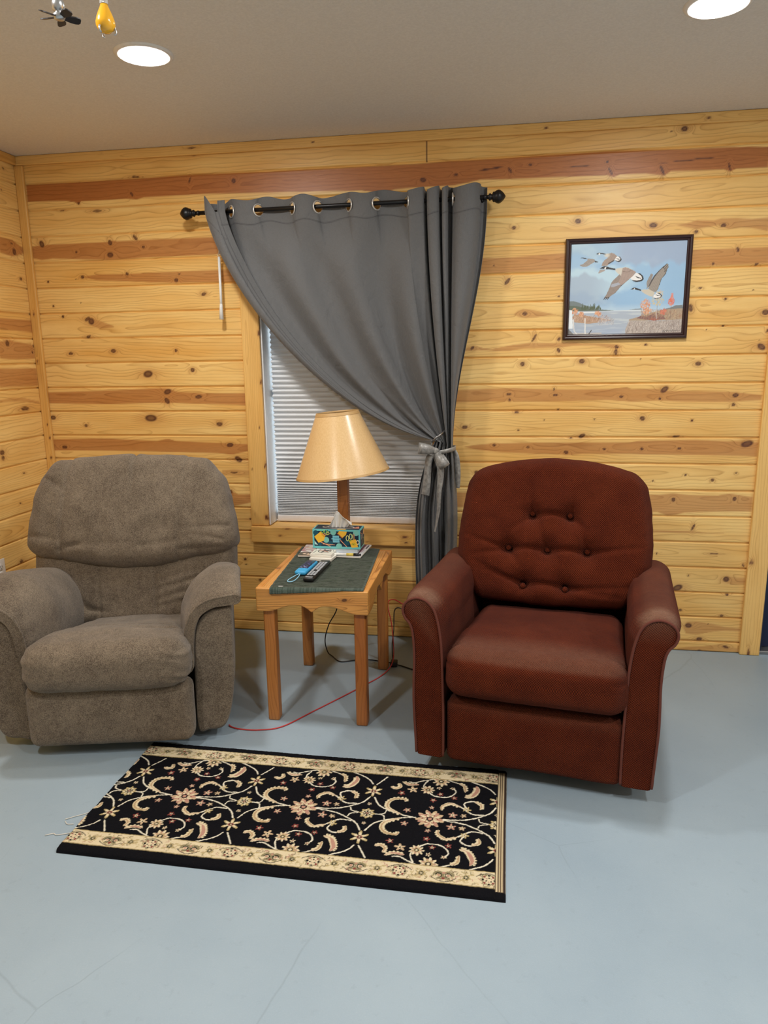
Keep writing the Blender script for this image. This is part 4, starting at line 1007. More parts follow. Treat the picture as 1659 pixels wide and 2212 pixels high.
layer(water, C(164, 176, 190))
layer(water * sstep(.02, .3, fbm(X * 5, Y * 60, 0, 12)) * .7, C(196, 204, 206))
layer(water * sstep(.15, .0, Y) * .6 * sstep(.6, .4, X), C(150, 168, 196))
layer(sstep(.006, .0, abs(Y - HZ + .004)) * sstep(.22, .4, X) * sstep(.75, .6, X), C(222, 232, 236))
g = lambda name: [(u * PW, v * PH) for u, v in GEESE[name]]
cv.poly(g('hill'), C(104, 116, 116)); cv.poly([(u * PW, (HZ + (v - HZ) * .55) * PH) for u, v in GEESE['hill']], C(84, 96, 80))
rg = random.Random(4)
for i in range(26):
    u = .11 + .17 * rg.random(); b = .275 + .02 * rg.random(); h = (.075 - .20 * (u - .11)) * (.5 + .7 * rg.random())
    cv.poly([((u - .008) * PW, b * PH), ((u + .008) * PW, b * PH), (u * PW, (b + h) * PH)], C(74, 84, 62))
cv.poly(g('rhill'), C(128, 142, 150)); cv.poly(g('rhill2'), C(112, 116, 116))
cv.stroke([(.09 * PW, .248 * PH), (.25 * PW, .243 * PH)], .002, .0012, C(240, 244, 244))
cv.poly(g('reedsL'), C(176, 140, 112)); cv.poly(g('bankR'), C(166, 142, 116)); cv.poly(g('brush'), C(120, 84, 80)); cv.poly(g('grassR'), C(172, 158, 148)); cv.poly(g('red'), C(158, 84, 68))
cv.box(0, .30 * PW, 0, .02 * PH, C(190, 184, 180))
def blades(x0, x1, y0, y1, n, cols, l=.03, lean=.01):
    for i in range(n):
        u, v = rg.uniform(x0, x1), rg.uniform(y0, y1)
        cv.stroke([(u * PW, v * PH), ((u + rg.uniform(-lean, lean * 2)) * PW, (v + l * rg.uniform(.5, 1.2)) * PH)], .0006, .0004, rg.choice(cols))
blades(.52, .99, .0, .12, 700, [C(206, 196, 186), C(140, 124, 116), C(190, 172, 158), C(120, 104, 96)])
blades(.02, .36, .14, .19, 200, [C(200, 170, 146), C(140, 104, 84), C(186, 140, 112)])
blades(.26, .40, .10, .15, 90, [C(200, 196, 196), C(150, 146, 150)], .035)
blades(.64, .99, .15, .24, 240, [C(190, 164, 128), C(130, 98, 84), C(168, 120, 92)], .035)
def foliage(u, v, ru, rv, n, cols, s=.0035):
    for i in range(n):
        a, r = rg.uniform(0, 2 * PI), rg.random() ** .6
        cv.disc((u + ru * r * math.cos(a)) * PW, (v + rv * r * math.sin(a)) * PH, s * rg.uniform(.4, 1.1), s * rg.uniform(.4, 1.1), rg.choice(cols), k=.7)
for u, v0, v1 in ((.68, .15, .36), (.772, .14, .42), (.893, .16, .38), (.70, .16, .30), (.835, .17, .28), (.655, .17, .29)):
    cv.stroke([(u * PW, v0 * PH), ((u + .004) * PW, v1 * PH)], .0011, .0005, C(110, 84, 78))
cv.stroke([(.774 * PW, .16 * PH), (.772 * PW, .26 * PH)], .0011, .0008, C(220, 206, 196))
OR = [C(214, 140, 96), C(226, 160, 116), C(196, 116, 78), C(228, 176, 130)]
foliage(.674, .32, .042, .06, 120, OR); foliage(.69, .25, .04, .035, 60, OR)
foliage(.775, .36, .055, .06, 70, [C(206, 188, 140), C(190, 180, 150), C(214, 186, 120)]); foliage(.79, .44, .03, .04, 30, [C(222, 176, 110), C(210, 190, 140)])
foliage(.893, .35, .026, .045, 80, [C(222, 100, 76), C(206, 84, 66), C(230, 136, 96)]); foliage(.897, .40, .010, .04, 30, [C(226, 120, 90)])
foliage(.833, .24, .03, .035, 60, [C(214, 120, 92), C(196, 100, 80)])
foliage(.055, .262, .028, .035, 60, OR); foliage(.113, .23, .022, .025, 50, OR); foliage(.262, .238, .030, .030, 60, OR)
cv.poly(g('white'), C(236, 244, 248)); cv.poly(g('post'), C(232, 230, 224)); cv.poly(g('snag'), C(216, 214, 212)); cv.poly(g('stick'), C(60, 56, 54))
cv.poly([(0, 0), (.055 * PW, 0), (.0 * PW, .07 * PH)], C(112, 110, 108))
BR, BRD, BK, WH, CR = C(164, 142, 126), C(112, 94, 84), C(34, 32, 34), C(238, 236, 232), C(206, 200, 184)
feath = lambda f: (lambda x, y: .35 + .65 * (np.sin((x * f[0] + y * f[1]) * 2 * PI) > 0.1))
cv.poly(g('g1body'), C(160, 148, 138)); cv.poly(g('g1body'), C(112, 102, 96), .6, feath((30, 190))); cv.poly(g('g1neck'), BK); cv.poly(g('g1tail'), BK)
cv.poly(g('g2rump'), WH); cv.poly(g('g2tip'), C(158, 146, 138)); cv.poly(g('g2body'), BR); cv.poly(g('g2body'), BRD, .5, feath((150, 60))); cv.poly(g('g2dark'), C(62, 54, 52))
cv.poly(g('g2tail'), BK); cv.poly(g('g2bar'), BK); cv.poly(g('g2neck'), BK); cv.disc(.249 * PW, .884 * PH, .004, .004, WH); cv.disc(.318 * PW, .866 * PH, .010, .008, CR, .5)
cv.poly(g('g3rump'), WH); cv.poly(g('g3body'), CR); cv.poly(g('g3far'), C(150, 136, 126)); cv.poly(g('g3far'), BRD, .6, feath((170, 45))); cv.poly(g('g3band'), C(160, 164, 176)); cv.poly(g('g3near'), C(172, 148, 134))
cv.poly(g('g3near'), C(122, 104, 100), .5, feath((150, 40))); cv.poly(g('g3edge'), C(46, 42, 42)); cv.poly(g('g3tail'), BK); cv.poly(g('g3bar'), BK); cv.poly(g('g3neck'), BK); cv.poly(g('g3cheek'), WH)
cv.stroke([(u * PW, v * PH) for u, v in ((.457, .69), (.50, .68), (.545, .70))], .001, .001, BRD)
for u in (.318, .334, .350): cv.stroke([(u * PW, .41 * PH), ((u - .012) * PW, .385 * PH)], .0022, .0012, BK)
cv.poly(g('g4far'), C(146, 140, 134)); cv.poly(g('g4far'), BRD, .5, feath((120, 60))); cv.poly(g('g4rump'), WH); cv.poly(g('g4body'), C(200, 190, 170)); cv.poly(g('g4wing'), C(158, 146, 132)); cv.poly(g('g4wing'), C(112, 104, 98), .55, feath((140, -60)))
cv.poly(g('g4edge'), C(60, 56, 56)); cv.poly(g('g4trail'), C(52, 48, 48)); cv.poly(g('g4tail'), BK); cv.poly(g('g4bar'), BK); cv.poly(g('g4neck'), BK); cv.poly(g('g4cheek'), WH)
for u, v in ((.836, .757), (.848, .745), (.85, .72)): cv.stroke([((u - .03) * PW, (v - .045) * PH), (u * PW, v * PH)], .0018, .001, C(60, 56, 56))
sx = np.linspace(.836, .973, 60)
cv.stroke([(u * PW, (.027 + .013 * math.sin(u * 330) * (1 if u < .86 or .905 < u < .92 else .45)) * PH) for u in sx], .0007, .0007, C(36, 32, 30))
cv.a = np.clip(cv.a, 0, 1) ** .82
xs, ys, col = cv.grid(.0016)
pic = empty('framed_picture', (3.002, 0, 1.7525), label='dark-framed print of four flying geese hanging on the pine wall', cat='picture')
XX, YY = np.meshgrid(xs - PW / 2, ys - PH / 2, indexing='ij')
Vp = np.stack([XX.ravel(), np.full(XX.size, -.0125), YY.ravel()], 1)
build('print', Vp, grid_faces(len(xs), len(ys)), vcol_material('goose_print', .30, .5), pic, cols={'paint': col})
FRM = plain('dark_mahogany_frame', C(52, 30, 28), 0.32)
fw, fh, fs = .5530, .4500, .0255
prof = [(.0, -.0015), (.0, -.014), (.003, -.020), (.008, -.0225), (.013, -.021), (.016, -.0165), (.0195, -.0180), (.0225, -.017), (.0255, -.0125), (.0255, -.010), (.0255, -.0015)]
m = MB()
cor = [(-1, -1), (1, -1), (1, 1), (-1, 1)]
k = len(prof)
V = [((sx) * (fw / 2 - p[0]), p[1], sy * (fh / 2 - p[0])) for sx, sy in cor for p in prof]
F = []
for i in range(4):
    for j in range(k):
        F.append((i * k + j, ((i + 1) % 4) * k + j, ((i + 1) % 4) * k + (j + 1) % k, i * k + (j + 1) % k))
m.add(V, F, False)
m.build('frame', FRM, pic)
MB().box(-fw / 2 + .012, fw / 2 - .012, -.0105, -.002, -fh / 2 + .012, fh / 2 - .012).build('backing', plain('backing_board', C(120, 96, 70), .8), pic)
VINE = {"v1":[[0.038,0.002],[0.085,0.006],[0.125,0.016],[0.171,0.041],[0.193,0.061],[0.208,0.089]],"v1b":[[0.224,0.087],[0.243,0.051],[0.275,0.028],[0.31,0.014]],"v2":[[0.039,0.0],[0.089,-0.011],[0.135,-0.025],[0.166,-0.045],[0.186,-0.059],[0.207,-0.098]],"v2b":[[0.221,-0.101],[0.245,-0.057],[0.275,-0.038],[0.316,-0.024]],"curlA":[[0.17,0.046],[0.139,0.044],[0.117,0.055],[0.092,0.078],[0.062,0.091],[0.046,0.084],[0.032,0.069],[0.034,0.053]],"curlA2":[[0.114,0.069],[0.104,0.094],[0.12,0.109],[0.14,0.111],[0.16,0.097],[0.159,0.075]],"curlB":[[0.17,-0.051],[0.148,-0.05],[0.12,-0.058],[0.107,-0.075],[0.077,-0.087],[0.051,-0.093],[0.033,-0.077],[0.034,-0.057]],"curlB2":[[0.105,-0.077],[0.1,-0.093],[0.114,-0.114],[0.139,-0.12],[0.152,-0.106],[0.158,-0.08]],"big":[[-0.047,-0.001],[-0.094,0.009],[-0.129,0.028],[-0.145,0.045],[-0.145,0.069],[-0.127,0.089],[-0.096,0.093],[-0.089,0.082]],"big2":[[-0.045,-0.008],[-0.096,-0.012],[-0.132,-0.024],[-0.139,-0.048],[-0.127,-0.082],[-0.105,-0.105],[-0.075,-0.104],[-0.045,-0.092]],"low":[[-0.092,-0.194],[-0.071,-0.192],[-0.042,-0.208],[-0.008,-0.222],[0.005,-0.224]],"low2":[[0.041,-0.223],[0.081,-0.206],[0.099,-0.194],[0.104,-0.162]],"low3":[[-0.029,-0.21],[-0.039,-0.182],[-0.034,-0.157],[-0.015,-0.138],[0.005,-0.123],[0.037,-0.122],[0.062,-0.135],[0.072,-0.158],[0.062,-0.175]],"low4":[[0.043,-0.228],[0.112,-0.226],[0.163,-0.204],[0.19,-0.184],[0.204,-0.163]],"low5":[[0.218,-0.161],[0.235,-0.19],[0.247,-0.211]],"leaf1":[[0.105,-0.133],[0.125,-0.139],[0.137,-0.157],[0.144,-0.18],[0.139,-0.199]],"smallr":[[0.155,0.023],[0.161,0.008],[0.185,0.002]],"smallr2":[[0.153,-0.036],[0.161,-0.017],[0.186,-0.007]],"smallr3":[[0.241,-0.001],[0.268,0.005],[0.275,0.028]],"smallr4":[[0.242,-0.008],[0.265,-0.013],[0.273,-0.03]]}
FLW = {"rose":[0.0,-0.001],"star":[0.218,0.122],"star2":[0.209,-0.123],"small":[0.214,-0.005],"edge":[0.017,-0.211],"sec":[-0.023,-0.156],"p1":[0.071,0.03],"p2":[0.067,-0.035],"p3":[0.105,0.032],"p4":[0.104,-0.036],"p5":[0.022,-0.137],"p6":[0.001,-0.1],"p7":[0.07,-0.122],"p8":[-0.078,0.035],"p9":[-0.076,-0.037],"p10":[0.115,0.066],"p11":[0.111,-0.07],"p12":[0.001,0.099],"p13":[-0.002,-0.06],"p14":[0.0,0.06],"p15":[0.213,-0.051],"p16":[0.06,-0.176],"p17":[0.013,-0.171]}
# ================================================================== RECLINERS
def fabric(name, c1, c2, mode):
    t = NT(name)
    co = t.coord(); uv = t.n('UVMap').outputs[0]
    n1 = t.noise(co, 330.0, 3.0, .7); n2 = t.noise(co, 7.0, 4.0, .6); n3 = t.noise(co, 55.0, 3.0, .6)
    if mode == 'chenille':
        f = t.math('ADD', t.math('MULTIPLY', t.ramp(n1, .34, .66), .85), t.math('MULTIPLY', t.math('SUBTRACT', n2, .5), .9))
        f = t.math('ADD', f, t.math('MULTIPLY', t.math('SUBTRACT', n3, .5), .5))
        c = t.mix(f, c1, c2)
        t.set(col=c, rough=.95, spec=.08, sheen=.2, sheenr=.5)
        t.bump(t.math('ADD', n1, t.math('MULTIPLY', n3, .8)), .55, .004)
    else:
        sep = t.n('SeparateXYZ', {'Vector': uv})
        k = 2 * PI / .0082
        wx = t.math('SINE', t.math('MULTIPLY', sep.outputs[0], k)); wy = t.math('SINE', t.math('MULTIPLY', sep.outputs[1], k))
        w = t.math('MULTIPLY', t.math('ADD', t.math('MULTIPLY', wx, wy), 1.0), .5)
        f = t.math('ADD', t.math('MULTIPLY', w, .62), t.math('MULTIPLY', t.math('SUBTRACT', n2, .5), .55))
        f = t.math('ADD', f, t.math('MULTIPLY', t.math('SUBTRACT', n1, .5), .55))
        c = t.mix(f, c1, c2)
        wear = t.attr('wear').outputs['Fac']
        c = t.mix(wear, c, t.mix(n3, C(122, 84, 66), C(150, 116, 96)))
        t.set(col=c, rough=.92, spec=.08, sheen=.03, sheenr=.5)
        t.bump(t.math('ADD', w, t.math('MULTIPLY', n1, .5)), .75, .005)
    return t.m
GREY = fabric('taupe_chenille', C(78, 67, 56), C(148, 133, 114), 'chenille')
RUST = fabric('rust_waffle_weave', C(58, 15, 8), C(132, 60, 31), 'waffle')
DKM = plain('dark_base_wood', C(34, 28, 24), .6)

def part(name, VFU, mat, parent, disp=None, attrs=None):
    V, F, UV = VFU
    if disp is not None:
        V = V + normals(V, F) * disp(V)[:, None]
    return build(name, V, F, mat, parent, uv=UV, attrs=attrs)

def crease(P, a, b, w=.007):
    """gaussian groove along a segment in the (x, z) plane"""
    a, b = np.array(a), np.array(b); d = b - a
    q = np.clip(((P[:, 0] - a[0]) * d[0] + (P[:, 1] - a[1]) * d[1]) / (d @ d), 0, 1)
    dist = np.hypot(P[:, 0] - a[0] - q * d[0], P[:, 1] - a[1] - q * d[1])
    return np.exp(-(dist / w) ** 2) * (1 - .75 * q)

# ------------------------------------------------------------------ grey recliner
gr = empty('recliner', (1.02, -1.33, 0), math.radians(13), label='taupe grey padded recliner in the left corner by the white outlet', cat='recliner')
# head cushion
def grey_head():
    h = (.44, .115, .215)
    V, F, UV, R = blob(h, .070, .0085)
    x, y, z = V.T; f = (z + h[2]) / (2 * h[2])
    fr = sstep(.02, -.07, y)
    sx = np.interp(f, [0, .12, .35, .62, .85, 1], [1.01, 1.03, 1.0, .955, .895, .83])
    X = x * sx
    Y = y - .022 * fr * np.cos(X / .46 * PI / 2) - .018 * fr * np.sin(PI * f)
    Z = z.copy()
    Z = Z - np.where(f < .5, (1 - f * 2) * .060 * (np.cos(np.clip(X / .44, -1, 1) * PI) * .5 + .5), 0)
    Z = Z + np.where(f > .5, (f * 2 - 1) * (.016 - .05 * np.clip(abs(X) / .36, 0, 1) ** 4), 0)
    W = np.stack([X, Y, Z], 1)
    g = np.zeros(len(W)); P = np.stack([X, Z], 1)
    for sxx in (-.275, .225): g -= .0060 * np.exp(-((X - sxx - .02 * np.sin(Z * 6)) / .006) ** 2) * fr
    g -= .012 * np.exp(-((X - .02) / .009) ** 2) * sstep(.0, .18, Z) * sstep(.14, .10, y)
    for a, b in (((-.30, -.19), (-.10, -.12)), ((.40, -.16), (.25, -.13)), ((.42, -.10), (.23, -.105)), ((-.36, .13), (-.27, .07)), ((.22, -.2), (.40, -.19)), ((-.42, -.12), (-.30, -.14)), ((-.28, -.17), (.0, -.16)), ((.05, -.18), (.24, -.15))): g -= .0085 * crease(P, a, b, .010) * fr
    ear = np.exp(-((abs(X) - .33) / .045) ** 2) * sstep(.10, .2, Z)
    g += .010 * ear
    g += .0055 * noise3(X * 8, Z * 9, y * 5, 3) * fr + .0026 * noise3(X * 26, Z * 18, 0, 5)
    W = W + normals(W, F) * g[:, None]
    a = math.radians(-17)
    Y, Z = W[:, 1] * math.cos(a) - W[:, 2] * math.sin(a), W[:, 1] * math.sin(a) + W[:, 2] * math.cos(a)
    return np.stack([W[:, 0] - .022, Y + .738, Z + .812], 1), F, UV
part('head_cushion', grey_head(), GREY, gr)
def grey_lumbar():
    h = (.435, .10, .225)
    V, F, UV, R = blob(h, .06, .0085)
    x, y, z = V.T; f = (z + .2) / .4; fr = sstep(.02, -.06, y)
    sx = np.interp(f, [0, .35, .55, 1], [.74, .88, 1.0, 1.0]); X = x * sx
    Y = y - .020 * fr * np.cos(X / .44 * PI / 2) * np.sin(PI * np.clip(f, .1, .9))
    W = np.stack([X, Y, z], 1); P = np.stack([X, z], 1)
    g = np.zeros(len(W))
    for sxx in (-.145, .095): g -= .008 * np.exp(-((X - sxx) / .007) ** 2) * fr
    for sxx in (-.275, .225): g -= .004 * np.exp(-((X - sxx) / .006) ** 2) * fr
    for a, b in (((.30, -.02), (.10, -.075)), ((.30, -.06), (.10, -.12)), ((.29, -.11), (.10, -.15)), ((-.30, -.06), (-.20, -.13)), ((-.28, -.11), (-.15, -.16)), ((-.2, -.15), (-.1, -.165))): g -= .011 * crease(P, a, b, .011) * fr
    g += .003 * noise3(X * 10, z * 10, 0, 8) * fr + .0016 * noise3(X * 30, z * 24, 0, 5)
    W = W + normals(W, F) * g[:, None]
    a = math.radians(-15)
    Y, Z = W[:, 1] * math.cos(a) - W[:, 2] * math.sin(a), W[:, 1] * math.sin(a) + W[:, 2] * math.cos(a)
    return np.stack([W[:, 0] - .022, Y + .690, Z + .520], 1), F, UV
part('lumbar_cushion', grey_lumbar(), GREY, gr)
V, F, UV, R = blob((.38, .045, .33), .04, .03)
a = math.radians(-15); V = np.stack([V[:, 0] * np.interp(V[:, 2], [-.33, .33], [1.04, .86]) - .022, V[:, 1] * math.cos(a) - V[:, 2] * math.sin(a) + .80, V[:, 1] * math.sin(a) + V[:, 2] * math.cos(a) + .60], 1)
part('back_shell', (V, F, UV), GREY, gr)
def grey_seat():
    h = (.305, .32, .085)
    V, F, UV, R = blob(h, .075, .0085)
    x, y, z = V.T; g_ = (y + h[1]) / (2 * h[1])              # 0 front, 1 back
    front = sstep(.42, .05, g_)
    X = x * (np.interp(g_, [0, .1, .32, .45, 1], [1.0, 1.0, .96, .80, .78])) 
    Z = z + front * .012 - .095 * sstep(.20, 1, g_) + np.where(z < 0, -.020 * front, 0)
    Z = Z + .014 * np.cos(X / .3 * PI / 2) * (z > 0) * sstep(.0, .3, g_)
    Y = y - .012 * front * np.cos(X / .3 * PI / 2)
    W = np.stack([X, Y, Z], 1); g = np.zeros(len(W))
    sideR = sstep(.17, .29, X) * front
    g -= .006 * sideR * (np.sin(z * 190 + 3 * X * 20) * .5 + .5) * .9
    g -= .0045 * sstep(-.2, -.29, X) * front * (np.sin(z * 150 + 1) * .5 + .5)
    g -= .006 * np.exp(-((Y + .10 + .02 * np.sin(X * 8)) / .016) ** 2) * (z > 0) * sstep(-.05, .1, X)
    g -= .004 * np.exp(-((Y + .04 + .05 * X) / .012) ** 2) * (z > 0)
    g += .0040 * noise3(X * 8, Y * 8, z * 8, 13) + .0016 * noise3(X * 28, Y * 24, z * 24, 15)
    W = W + normals(W, F) * g[:, None]
    return W + np.array([.022, .272, .370]), F, UV
part('seat_cushion', grey_seat(), GREY, gr)
def grey_foot():
    h = (.306, .045, .126)
    V, F, UV, R = blob(h, .040, .0095)
    x, y, z = V.T
    X = x * np.interp(z, [-.126, 0, .126], [.99, 1.0, 1.0]); Y = y - .012 * np.cos(x / .31 * PI / 2) * np.cos(z / .13 * PI / 2) * (y < 0)
    W = np.stack([X, Y, z], 1)
    g = .0022 * noise3(X * 9, z * 9, 0, 23) + .0012 * noise3(X * 30, z * 30, 0, 25)
    W = W + normals(W, F) * g[:, None]
    return W + np.array([.014, .045, .173]), F, UV
part('footrest', grey_foot(), GREY, gr)
V, F, UV, R = blob((.26, .27, .10), .02, .04)
part('seat_frame', (V + np.array([0, .42, .19]), F, UV), DKM, gr)
m = MB().box(-.24, .24, .12, .70, .015, .075, .01).box(-.21, .21, .16, .22, 0, .05, .006).box(-.21, .21, .58, .66, 0, .05, .006)
m.build('base', DKM, gr)
def band_profile(pts, th, n=90):
    P = resample(catmull(pts, 12), n)
    T = np.gradient(P, axis=0); T /= np.linalg.norm(T, axis=1, keepdims=True)
    N = np.stack([-T[:, 1], T[:, 0]], 1)
    th = np.interp(np.linspace(0, 1, n), np.linspace(0, 1, len(th)), th)[:, None]
    e = np.sqrt(np.clip(1 - (1 - np.minimum(np.linspace(0, 1, n), np.linspace(1, 0, n)) / .06).clip(0, 1) ** 2, .08, 1))[:, None]
    return P, N, th * e
def grey_arm(side):
    arm = None
    # fabric side panel under the pad
    prof = [(.318, .047), (.314, .20), (.322, .38), (.332, .46), (.355, .505), (.39, .535), (.44, .545), (.468, .545), (.472, .46), (.470, .36), (.468, .27), (.455, .16), (.432, .080), (.405, .050), (.36, .045)]
    Pp = resample(catmull(prof, 10, True), 110, True); c = Pp.mean(0)
    secs = []
    for yv, ins in ((.098, .014), (.101, .006), (.108, .0), (.2, -.004), (.4, -.004), (.6, -.002), (.70, .004), (.74, .02)):
        d = c - Pp; l = np.linalg.norm(d, axis=1, keepdims=True)
        q = Pp + d / l * ins
        q[:, 0] -= .135 * (yv - .098) * np.clip((q[:, 0] - .31) / .15, 0, 1)
        secs.append(np.stack([q[:, 0] * side, np.full(len(q), yv), q[:, 1] + .0], 1))
    if side < 0: secs = [s[::-1] for s in secs]
    V, F, U, sm = loft(secs)
    arm = build('arm', V, F, GREY, gr, uv=U, smooth=sm)
    # flared pad
    pts = [(.309, .300), (.307, .37), (.311, .427), (.322, .487), (.350, .536), (.398, .566), (.458, .578), (.512, .584)]
    secs = []
    N_ = 14
    for i in range(26):
        t_ = i / 25
        yv = .086 + .60 * t_
        rise = .036 * math.sin(min(1, t_ / .32) * PI / 2) - .105 * max(0, (t_ - .34) / .66) ** 1.15
        puff = .016 * sstep(0, .10, t_) + .020 * sstep(.05, .35, t_) - .012 * sstep(.75, 1.0, t_)
        inn = -.034 * sstep(.05, .40, t_)
        end = math.sqrt(max(.02, 1 - (max(0, (t_ - .9) / .1)) ** 2)) * (1 if i > 0 else .80)
        th = np.array([.010, .016, .018, .019, .020, .021, .023, .021]) * end
        p2 = [(x + inn * (1 - k / 7), z + rise * (k / 7) ** .8) for k, (x, z) in enumerate(pts)]
        P, Nn, T_ = band_profile(p2, th)
        out = P + Nn * (T_ + puff * np.sin(np.linspace(.06, .97, len(P)) * PI)[:, None] ** .6 * end)
        inn_ = P - Nn * T_
        wr = .0022 * np.sin(np.linspace(0, 1, len(P)) * 46) * math.exp(-((t_ - .04) / .05) ** 2)
        out = out + Nn * wr[:, None]
        loop = np.vstack([out, inn_[::-1]])
        loop[:, 0] -= .135 * (yv - .086) * np.clip((loop[:, 0] - .28) / .20, 0, 1)
        secs.append(np.stack([loop[:, 0] * side, np.full(len(loop), yv - (.0 if i else .004)), loop[:, 1]], 1))
    if side > 0: secs = [s[::-1] for s in secs]
    V, F, U, sm = loft(secs)
    V = V + np.stack([.002 * noise3(V[:, 0] * 12, V[:, 1] * 12, V[:, 2] * 12, 31)] * 3, 1)
    build('arm_pad', V, F, GREY, arm, uv=U, smooth=sm)
    P, Nn, T_ = band_profile(pts, np.full(8, .018))
    path = np.stack([(P + Nn * T_ * 1.0)[:, 0] * side, np.full(len(P), .085), (P + Nn * T_)[:, 1]], 1)
    m = MB().tube(path, .0048, 8); m.build('piping', GREY, arm)
    return arm
grey_arm(1); grey_arm(-1)

# ------------------------------------------------------------------ red recliner
rd = empty('recliner', (2.565, -1.31, 0), math.radians(-9), label='rust red button-tufted recliner with rolled arms at right of the curtain', cat='recliner')
BUT = [(-.080, .838), (.068, .838), (-.168, .700), (-.014, .700), (.140, .702), (-.100, .562), (.064, .560)]
def red_back():
    h = (.385, .115, .285)
    V, F, UV, R = blob(h, .060, .0075)
    x, y, z = V.T; f = (z + h[2]) / (2 * h[2]); fr = sstep(.02, -.06, y)
    zc = .745
    sx = np.interp(f, [0, .12, .30, .45, .7, .88, 1], [.80, .88, .99, 1.0, .965, .925, .885]); X = x * sx
    Z = z + np.where(f > .5, (f * 2 - 1) * (.012 - .062 * np.clip(abs(X) / .34, 0, 1) ** 2.0), 0)
    Y = y - .030 * fr * np.cos(X / .39 * PI / 2) ** .7
    W = np.stack([X, Y, Z], 1); P = np.stack([X, Z], 1)
    g = np.zeros(len(W))
    B = [(bx, bz - zc - .034) for bx, bz in BUT]
    for bx, bz in B:
        d = np.hypot(X - bx, Z - bz)
        g -= (.030 * np.exp(-(d / .042) ** 2) + .016 * np.exp(-(d / .015) ** 2)) * fr
    for i, j in ((0, 1), (2, 3), (3, 4), (5, 6)):
        (ax, az), (cx_, cz_) = B[i], B[j]
        q = np.clip((X - ax) / (cx_ - ax), 0, 1)
        g -= .013 * np.exp(-((Z - (az + (cz_ - az) * q) - .010 * np.sin(PI * q)) / .012) ** 2) * sstep(-.02, .02, X - ax) * sstep(-.02, .02, cx_ - X) * fr
    for (ax, az), e in ((B[0], (-.09, .20)), (B[1], (.09, .18)), (B[0], (-.16, .0)), (B[1], (.13, .02)), (B[2], (-.34, -.03)), (B[2], (-.32, -.11)), (B[4], (.34, -.04)), (B[2], (-.12, -.14)), (B[5], (-.28, -.16)), (B[5], (-.31, -.13)), (B[6], (.28, -.24)), (B[6], (.30, -.20)), (B[3], (-.06, .07)), (B[4], (.10, .06)), (B[5], (-.12, -.26)), (B[6], (.07, -.26))):
        g -= .011 * crease(P, (ax, az), e, .010) * fr
    g += .012 * np.exp(-((X + .0) / .2) ** 2) * np.exp(-((Z + .27) / .05) ** 2) * fr
    ruf = (abs(X) > .26) * np.exp(-((Z - .20) / .06) ** 2) * sstep(-.02, .06, y)
    g -= .006 * ruf * (np.sin(y * 220 + Z * 60) * .5 + .5)
    g -= .007 * np.exp(-((y - .035 - .006 * np.sin(X * 40)) / .007) ** 2) * sstep(.0, .15, f)
    g += .0035 * noise3(X * 9, Z * 9, y * 6, 43) * fr + .0014 * noise3(X * 30, Z * 30, 0, 45)
    W = W + normals(W, F) * g[:, None]
    a = math.radians(-15)
    Yr, Zr = W[:, 1] * math.cos(a) - W[:, 2] * math.sin(a), W[:, 1] * math.sin(a) + W[:, 2] * math.cos(a)
    return np.stack([W[:, 0], Yr + .695, Zr + zc], 1), F, UV, (x, y, z)
V, F, UV, _ = red_back()
back = build('backrest', V, F, RUST, rd, uv=UV, attrs={'wear': np.zeros(len(V))})
b0 = None
for bx, bz in BUT:
    sel = (np.hypot(V[:, 0] - bx, V[:, 2] - bz) < .012) & (V[:, 1] < .72)
    yv = V[sel, 1].min() if sel.any() else .6
    if b0 is None:
        b0 = MB().lathe([(.0, -.004), (.009, -.003), (.0118, .001), (.0105, .0055), (.006, .0082), (.0, .009)], n=20).build('button', RUST, back); b = b0
    else:
        b = b0.copy(); COL.objects.link(b); b.parent = back
    b.location = (bx, yv + .002, bz); b.rotation_euler = (PI / 2 - .25, 0, 0)
V, F, UV, R = blob((.33, .045, .36), .04, .03)
a = math.radians(-15); V = np.stack([V[:, 0] * np.interp(V[:, 2], [-.36, .36], [1.0, .92]), V[:, 1] * math.cos(a) - V[:, 2] * math.sin(a) + .80, V[:, 1] * math.sin(a) + V[:, 2] * math.cos(a) + .58], 1)
part('back_shell', (V, F, UV), RUST, rd, attrs={'wear': np.zeros(len(V))})
def red_seat():
    h = (.303, .315, .090)
    V, F, UV, R = blob(h, .062, .0075)
    x, y, z = V.T; g_ = (y + h[1]) / (2 * h[1]); front = sstep(.35, .0, g_)
    X = x * np.interp(g_, [0, .35, .5, 1], [1.0, .985, .96, .93])
    Z = z + (.020 * np.cos(X / .31 * PI / 2)) * (z > 0) * np.sin(PI * np.clip(g_, .12, .9)) - .03 * sstep(.25, 1, g_)
    Y = y - .020 * front * np.cos(X / .32 * PI / 2) * np.cos(z / .1 * PI / 2)
    W = np.stack([X, Y, Z], 1); g = np.zeros(len(W))
    g -= .0045 * np.exp(-((z - .036) / .007) ** 2) * sstep(.2, .29, abs(X)) * front
    for sgn in (-1, 1): g -= .006 * np.exp(-((Y + .235 - .05 * (X * sgn - .22)) / .012) ** 2) * sstep(.22, .29, X * sgn) * (z > 0)
    g += .0035 * noise3(X * 8, Y * 8, z * 8, 53) + .0012 * noise3(X * 30, Y * 26, z * 26, 55)
    W = W + normals(W, F) * g[:, None]
    return W + np.array([.008, .272, .402]), F, UV
S_ = red_seat(); part('seat_cushion', S_, RUST, rd, attrs={'wear': .30 * sstep(.455, .475, S_[0][:, 2]) * sstep(.14, .02, S_[0][:, 1])})
